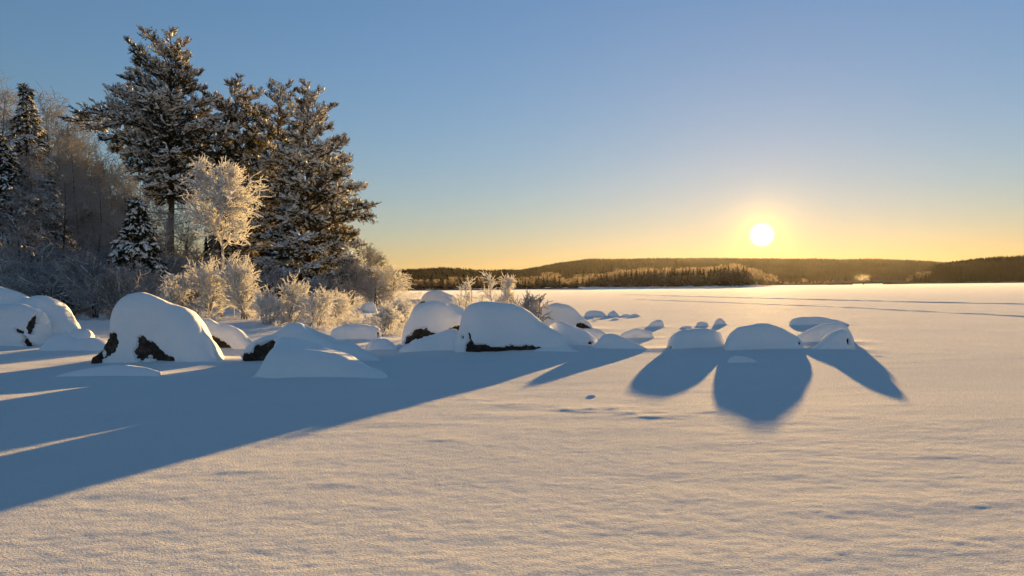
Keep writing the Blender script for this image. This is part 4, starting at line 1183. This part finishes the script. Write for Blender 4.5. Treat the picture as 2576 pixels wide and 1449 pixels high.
def steam():
    m, t, o = newmat('steam_mat')
    g = node(t, 'ShaderNodeTexCoord')
    n1 = node(t, 'ShaderNodeTexNoise', {'Vector': g.outputs['Object'], 'Scale': 0.32, 'Detail': 4.0, 'Roughness': 0.6})
    ln = node(t, 'ShaderNodeVectorMath', {0: g.outputs['Object'], 1: (0.105, 0.2, 0.2)}, operation='MULTIPLY')
    le = node(t, 'ShaderNodeVectorMath', {0: ln.outputs[0]}, operation='LENGTH')
    fo = node(t, 'ShaderNodeMapRange', {'Value': le.outputs['Value'], 1: 0.1, 2: 1.0, 3: 1.0, 4: 0.0})
    nr = node(t, 'ShaderNodeMapRange', {'Value': n1.outputs[0], 1: 0.42, 2: 0.68, 3: 0.0, 4: 1.0})
    mu = node(t, 'ShaderNodeMath', {0: fo.outputs[0], 1: nr.outputs[0]}, operation='MULTIPLY')
    de = node(t, 'ShaderNodeMath', {0: mu.outputs[0], 1: 0.07}, operation='MULTIPLY')
    v = node(t, 'ShaderNodeVolumePrincipled', {'Color': (0.98, 0.96, 0.94, 1), 'Density': de.outputs[0], 'Anisotropy': 0.5})
    t.links.new(v.outputs[0], o.inputs['Volume'])
    return m
nu, nv = 20, 12
a_ = np.linspace(0, 2 * math.pi, nu, endpoint=False); b_ = np.linspace(0.02, math.pi - 0.02, nv)
V = np.stack([9.5 * np.sin(b_)[:, None] * np.cos(a_), 5 * np.sin(b_)[:, None] * np.sin(a_), 5.0 * np.cos(b_)[:, None] + 0 * a_], -1).reshape(-1, 3)
link('steam', mesh_of('steam', np.concatenate([V, [[0, 0, 5.0], [0, 0, -5.0]]]), [(grid_faces(nv, nu, True)[:, ::-1], 0), (np.array([[j, (j + 1) % nu, nv * nu] for j in range(nu)]), 0), (np.array([[(nv - 1) * nu + (j + 1) % nu, (nv - 1) * nu + j, nv * nu + 1] for j in range(nu)]), 0)], [steam()]),
     loc=(float(rays(2170, 700)[0] * 720), 720, 6.8), kind='stuff')

md = 2300.0
mx_ = float(rays(2212, 656)[0] * md)
mast = link('power_mast', None, loc=(mx_, md, H + float(rays(2212, 660)[1]) * md - 4), label='tiny two-legged power line mast on the crest of the distant hill', category='mast')
for sx in (-2.2, 2.2):
    V, f = tubes(np.array([[[sx, 0, -2], [sx, 0, 8], [sx, 0, 18]]]), np.array([[0.32, 0.28, 0.2]]), 6)
    link('post', mesh_of('post', V, [(f, 0)], [M_BARK]), mast)
V, f = tubes(np.array([[[-4.5, 0, 14.5], [0, 0, 14.5], [4.5, 0, 14.5]]]), np.full((1, 3), 0.22), 6)
link('crossbar', mesh_of('crossbar', V, [(f, 0)], [M_BARK]), mast)

# ------------------------------------------------------------------ frosted heather and grass on the bank
def sprig(seed, n=6):
    r = np.random.default_rng(seed)
    S = np.zeros((n, 3)); S[:, :2] = r.normal(0, 0.05, (n, 2))
    P = grow(r, S, np.stack([r.normal(0, 0.5, n), r.normal(0, 0.5, n), np.ones(n)], -1), r.uniform(0.5, 1.0, n), 3, 0.20, (0, 0, -0.06))
    _, _, S2, D2, _ = sprout(r, P, np.full((n, 3), 0.02), 2, 0.3, 1.0, 40, 0.3)
    P2 = grow(r, S2, D2, r.uniform(0.15, 0.35, len(S2)), 2, 0.15, (0, 0, 0))
    a, b = tubes(P, taper(n, 3, [0.035] * n, [0.02] * n), 3), tubes(P2, taper(len(S2), 2, [0.028] * len(S2), [0.016] * len(S2)), 3)
    VV, FF = join([a + (0,), b + (0,)])
    return VV, np.concatenate([f for f, s in FF])
SPR = [sprig(900 + k) for k in range(5)]
def heather(name, spots, seed):
    r = np.random.default_rng(seed)
    parts = []
    for (x0, x1, y0, y1, n, hmin, hmax) in spots:
        n = int(n * 0.62); px = r.uniform(x0, x1, n); py = r.uniform(y0, y1, n)
        d = np.array([gdist(a, b, 0.15) for a, b in zip(px, py)])
        keep = noise2(px * 0.03, py * 0.09, seed) > -0.35
        px, py, d = px[keep], py[keep], d[keep]
        X = rays(px, py)[0] * d
        pos = np.stack([X, d, ground_z(X, d) - 0.02], -1)
        hh = r.uniform(hmin, hmax, len(pos))
        k = r.integers(0, 5, len(pos))
        a = r.uniform(0, 6.28, len(pos))
        M = np.zeros((len(pos), 3, 3))
        M[:, 0, 0] = np.cos(a); M[:, 0, 1] = np.sin(a); M[:, 1, 0] = -np.sin(a); M[:, 1, 1] = np.cos(a); M[:, 2, 2] = 1
        M *= hh[:, None, None]
        for q in range(5):
            if (k == q).any():
                V, f = place(SPR[q][0], SPR[q][1], pos[k == q], M[k == q])
                parts.append((V, f, 0))
    VV, FF = join(parts)
    link(name, mesh_of(name, VV, FF, [M_FROST]), kind='stuff')
heather('frosted_heather', [(440, 700, 778, 824, 1100, 0.2, 0.55), (640, 860, 778, 820, 1100, 0.2, 0.55), (800, 1045, 766, 814, 1400, 0.15, 0.45), (930, 1050, 798, 836, 520, 0.12, 0.32), (690, 850, 798, 828, 420, 0.15, 0.36),
                            (985, 1060, 743, 776, 350, 0.2, 0.5), (190, 262, 804, 824, 300, 0.15, 0.38), (1130, 1345, 762, 784, 420, 0.15, 0.42), (1475, 1530, 795, 800, 26, 0.08, 0.2), (1290, 1375, 768, 788, 260, 0.15, 0.45), (400, 520, 784, 816, 350, 0.2, 0.45), (800, 960, 755, 774, 380, 0.2, 0.55)], 901)
# bare stalks poking out of the snow by the left boulders
for k, (px, py, ln, az) in enumerate([(146, 862, 0.22, 0.3), (120, 878, 0.14, 2.6), (168, 866, 0.18, 0.6)]):
    d = gdist(px, py)
    r = np.random.default_rng(950 + k)
    P = grow(r, np.zeros((1, 3)), np.array([[math.cos(az), math.sin(az) * 0.3, 0.45]]), np.array([ln]), 6, 0.12, (0, 0, -0.05))
    V, f = tubes(P, taper(1, 6, [0.014], [0.005]), 5)
    x = float(rays(px, py)[0] * d)
    link('dry_twig', mesh_of('dry_twig', V, [(f, 0)], [M_BARK]), loc=(x, d - 0.05, float(ground_z(np.array(x), np.array(d)))),
         label=['short dark twig sticking out of the drift left of the tallest boulder', 'tiny dark twig end in the snow by the torn left boulder', 'longer dark twig leaning right on the drift left of the tallest boulder'][k], category='twig')

# ------------------------------------------------------------------ the cold air over the lake
hz_m, hz_t, hz_o = newmat('haze_mat')
hv = node(hz_t, 'ShaderNodeVolumePrincipled', {'Color': (0.97, 0.95, 0.92, 1), 'Density': 0.000007, 'Anisotropy': 0.7})
hz_t.links.new(hv.outputs[0], hz_o.inputs['Volume'])
V, Q = box(-5600, 5600, -700, 4600, -1.5, 110)
link('haze', mesh_of('haze', V, [(Q, 0)], [hz_m], smooth=False), kind='stuff')
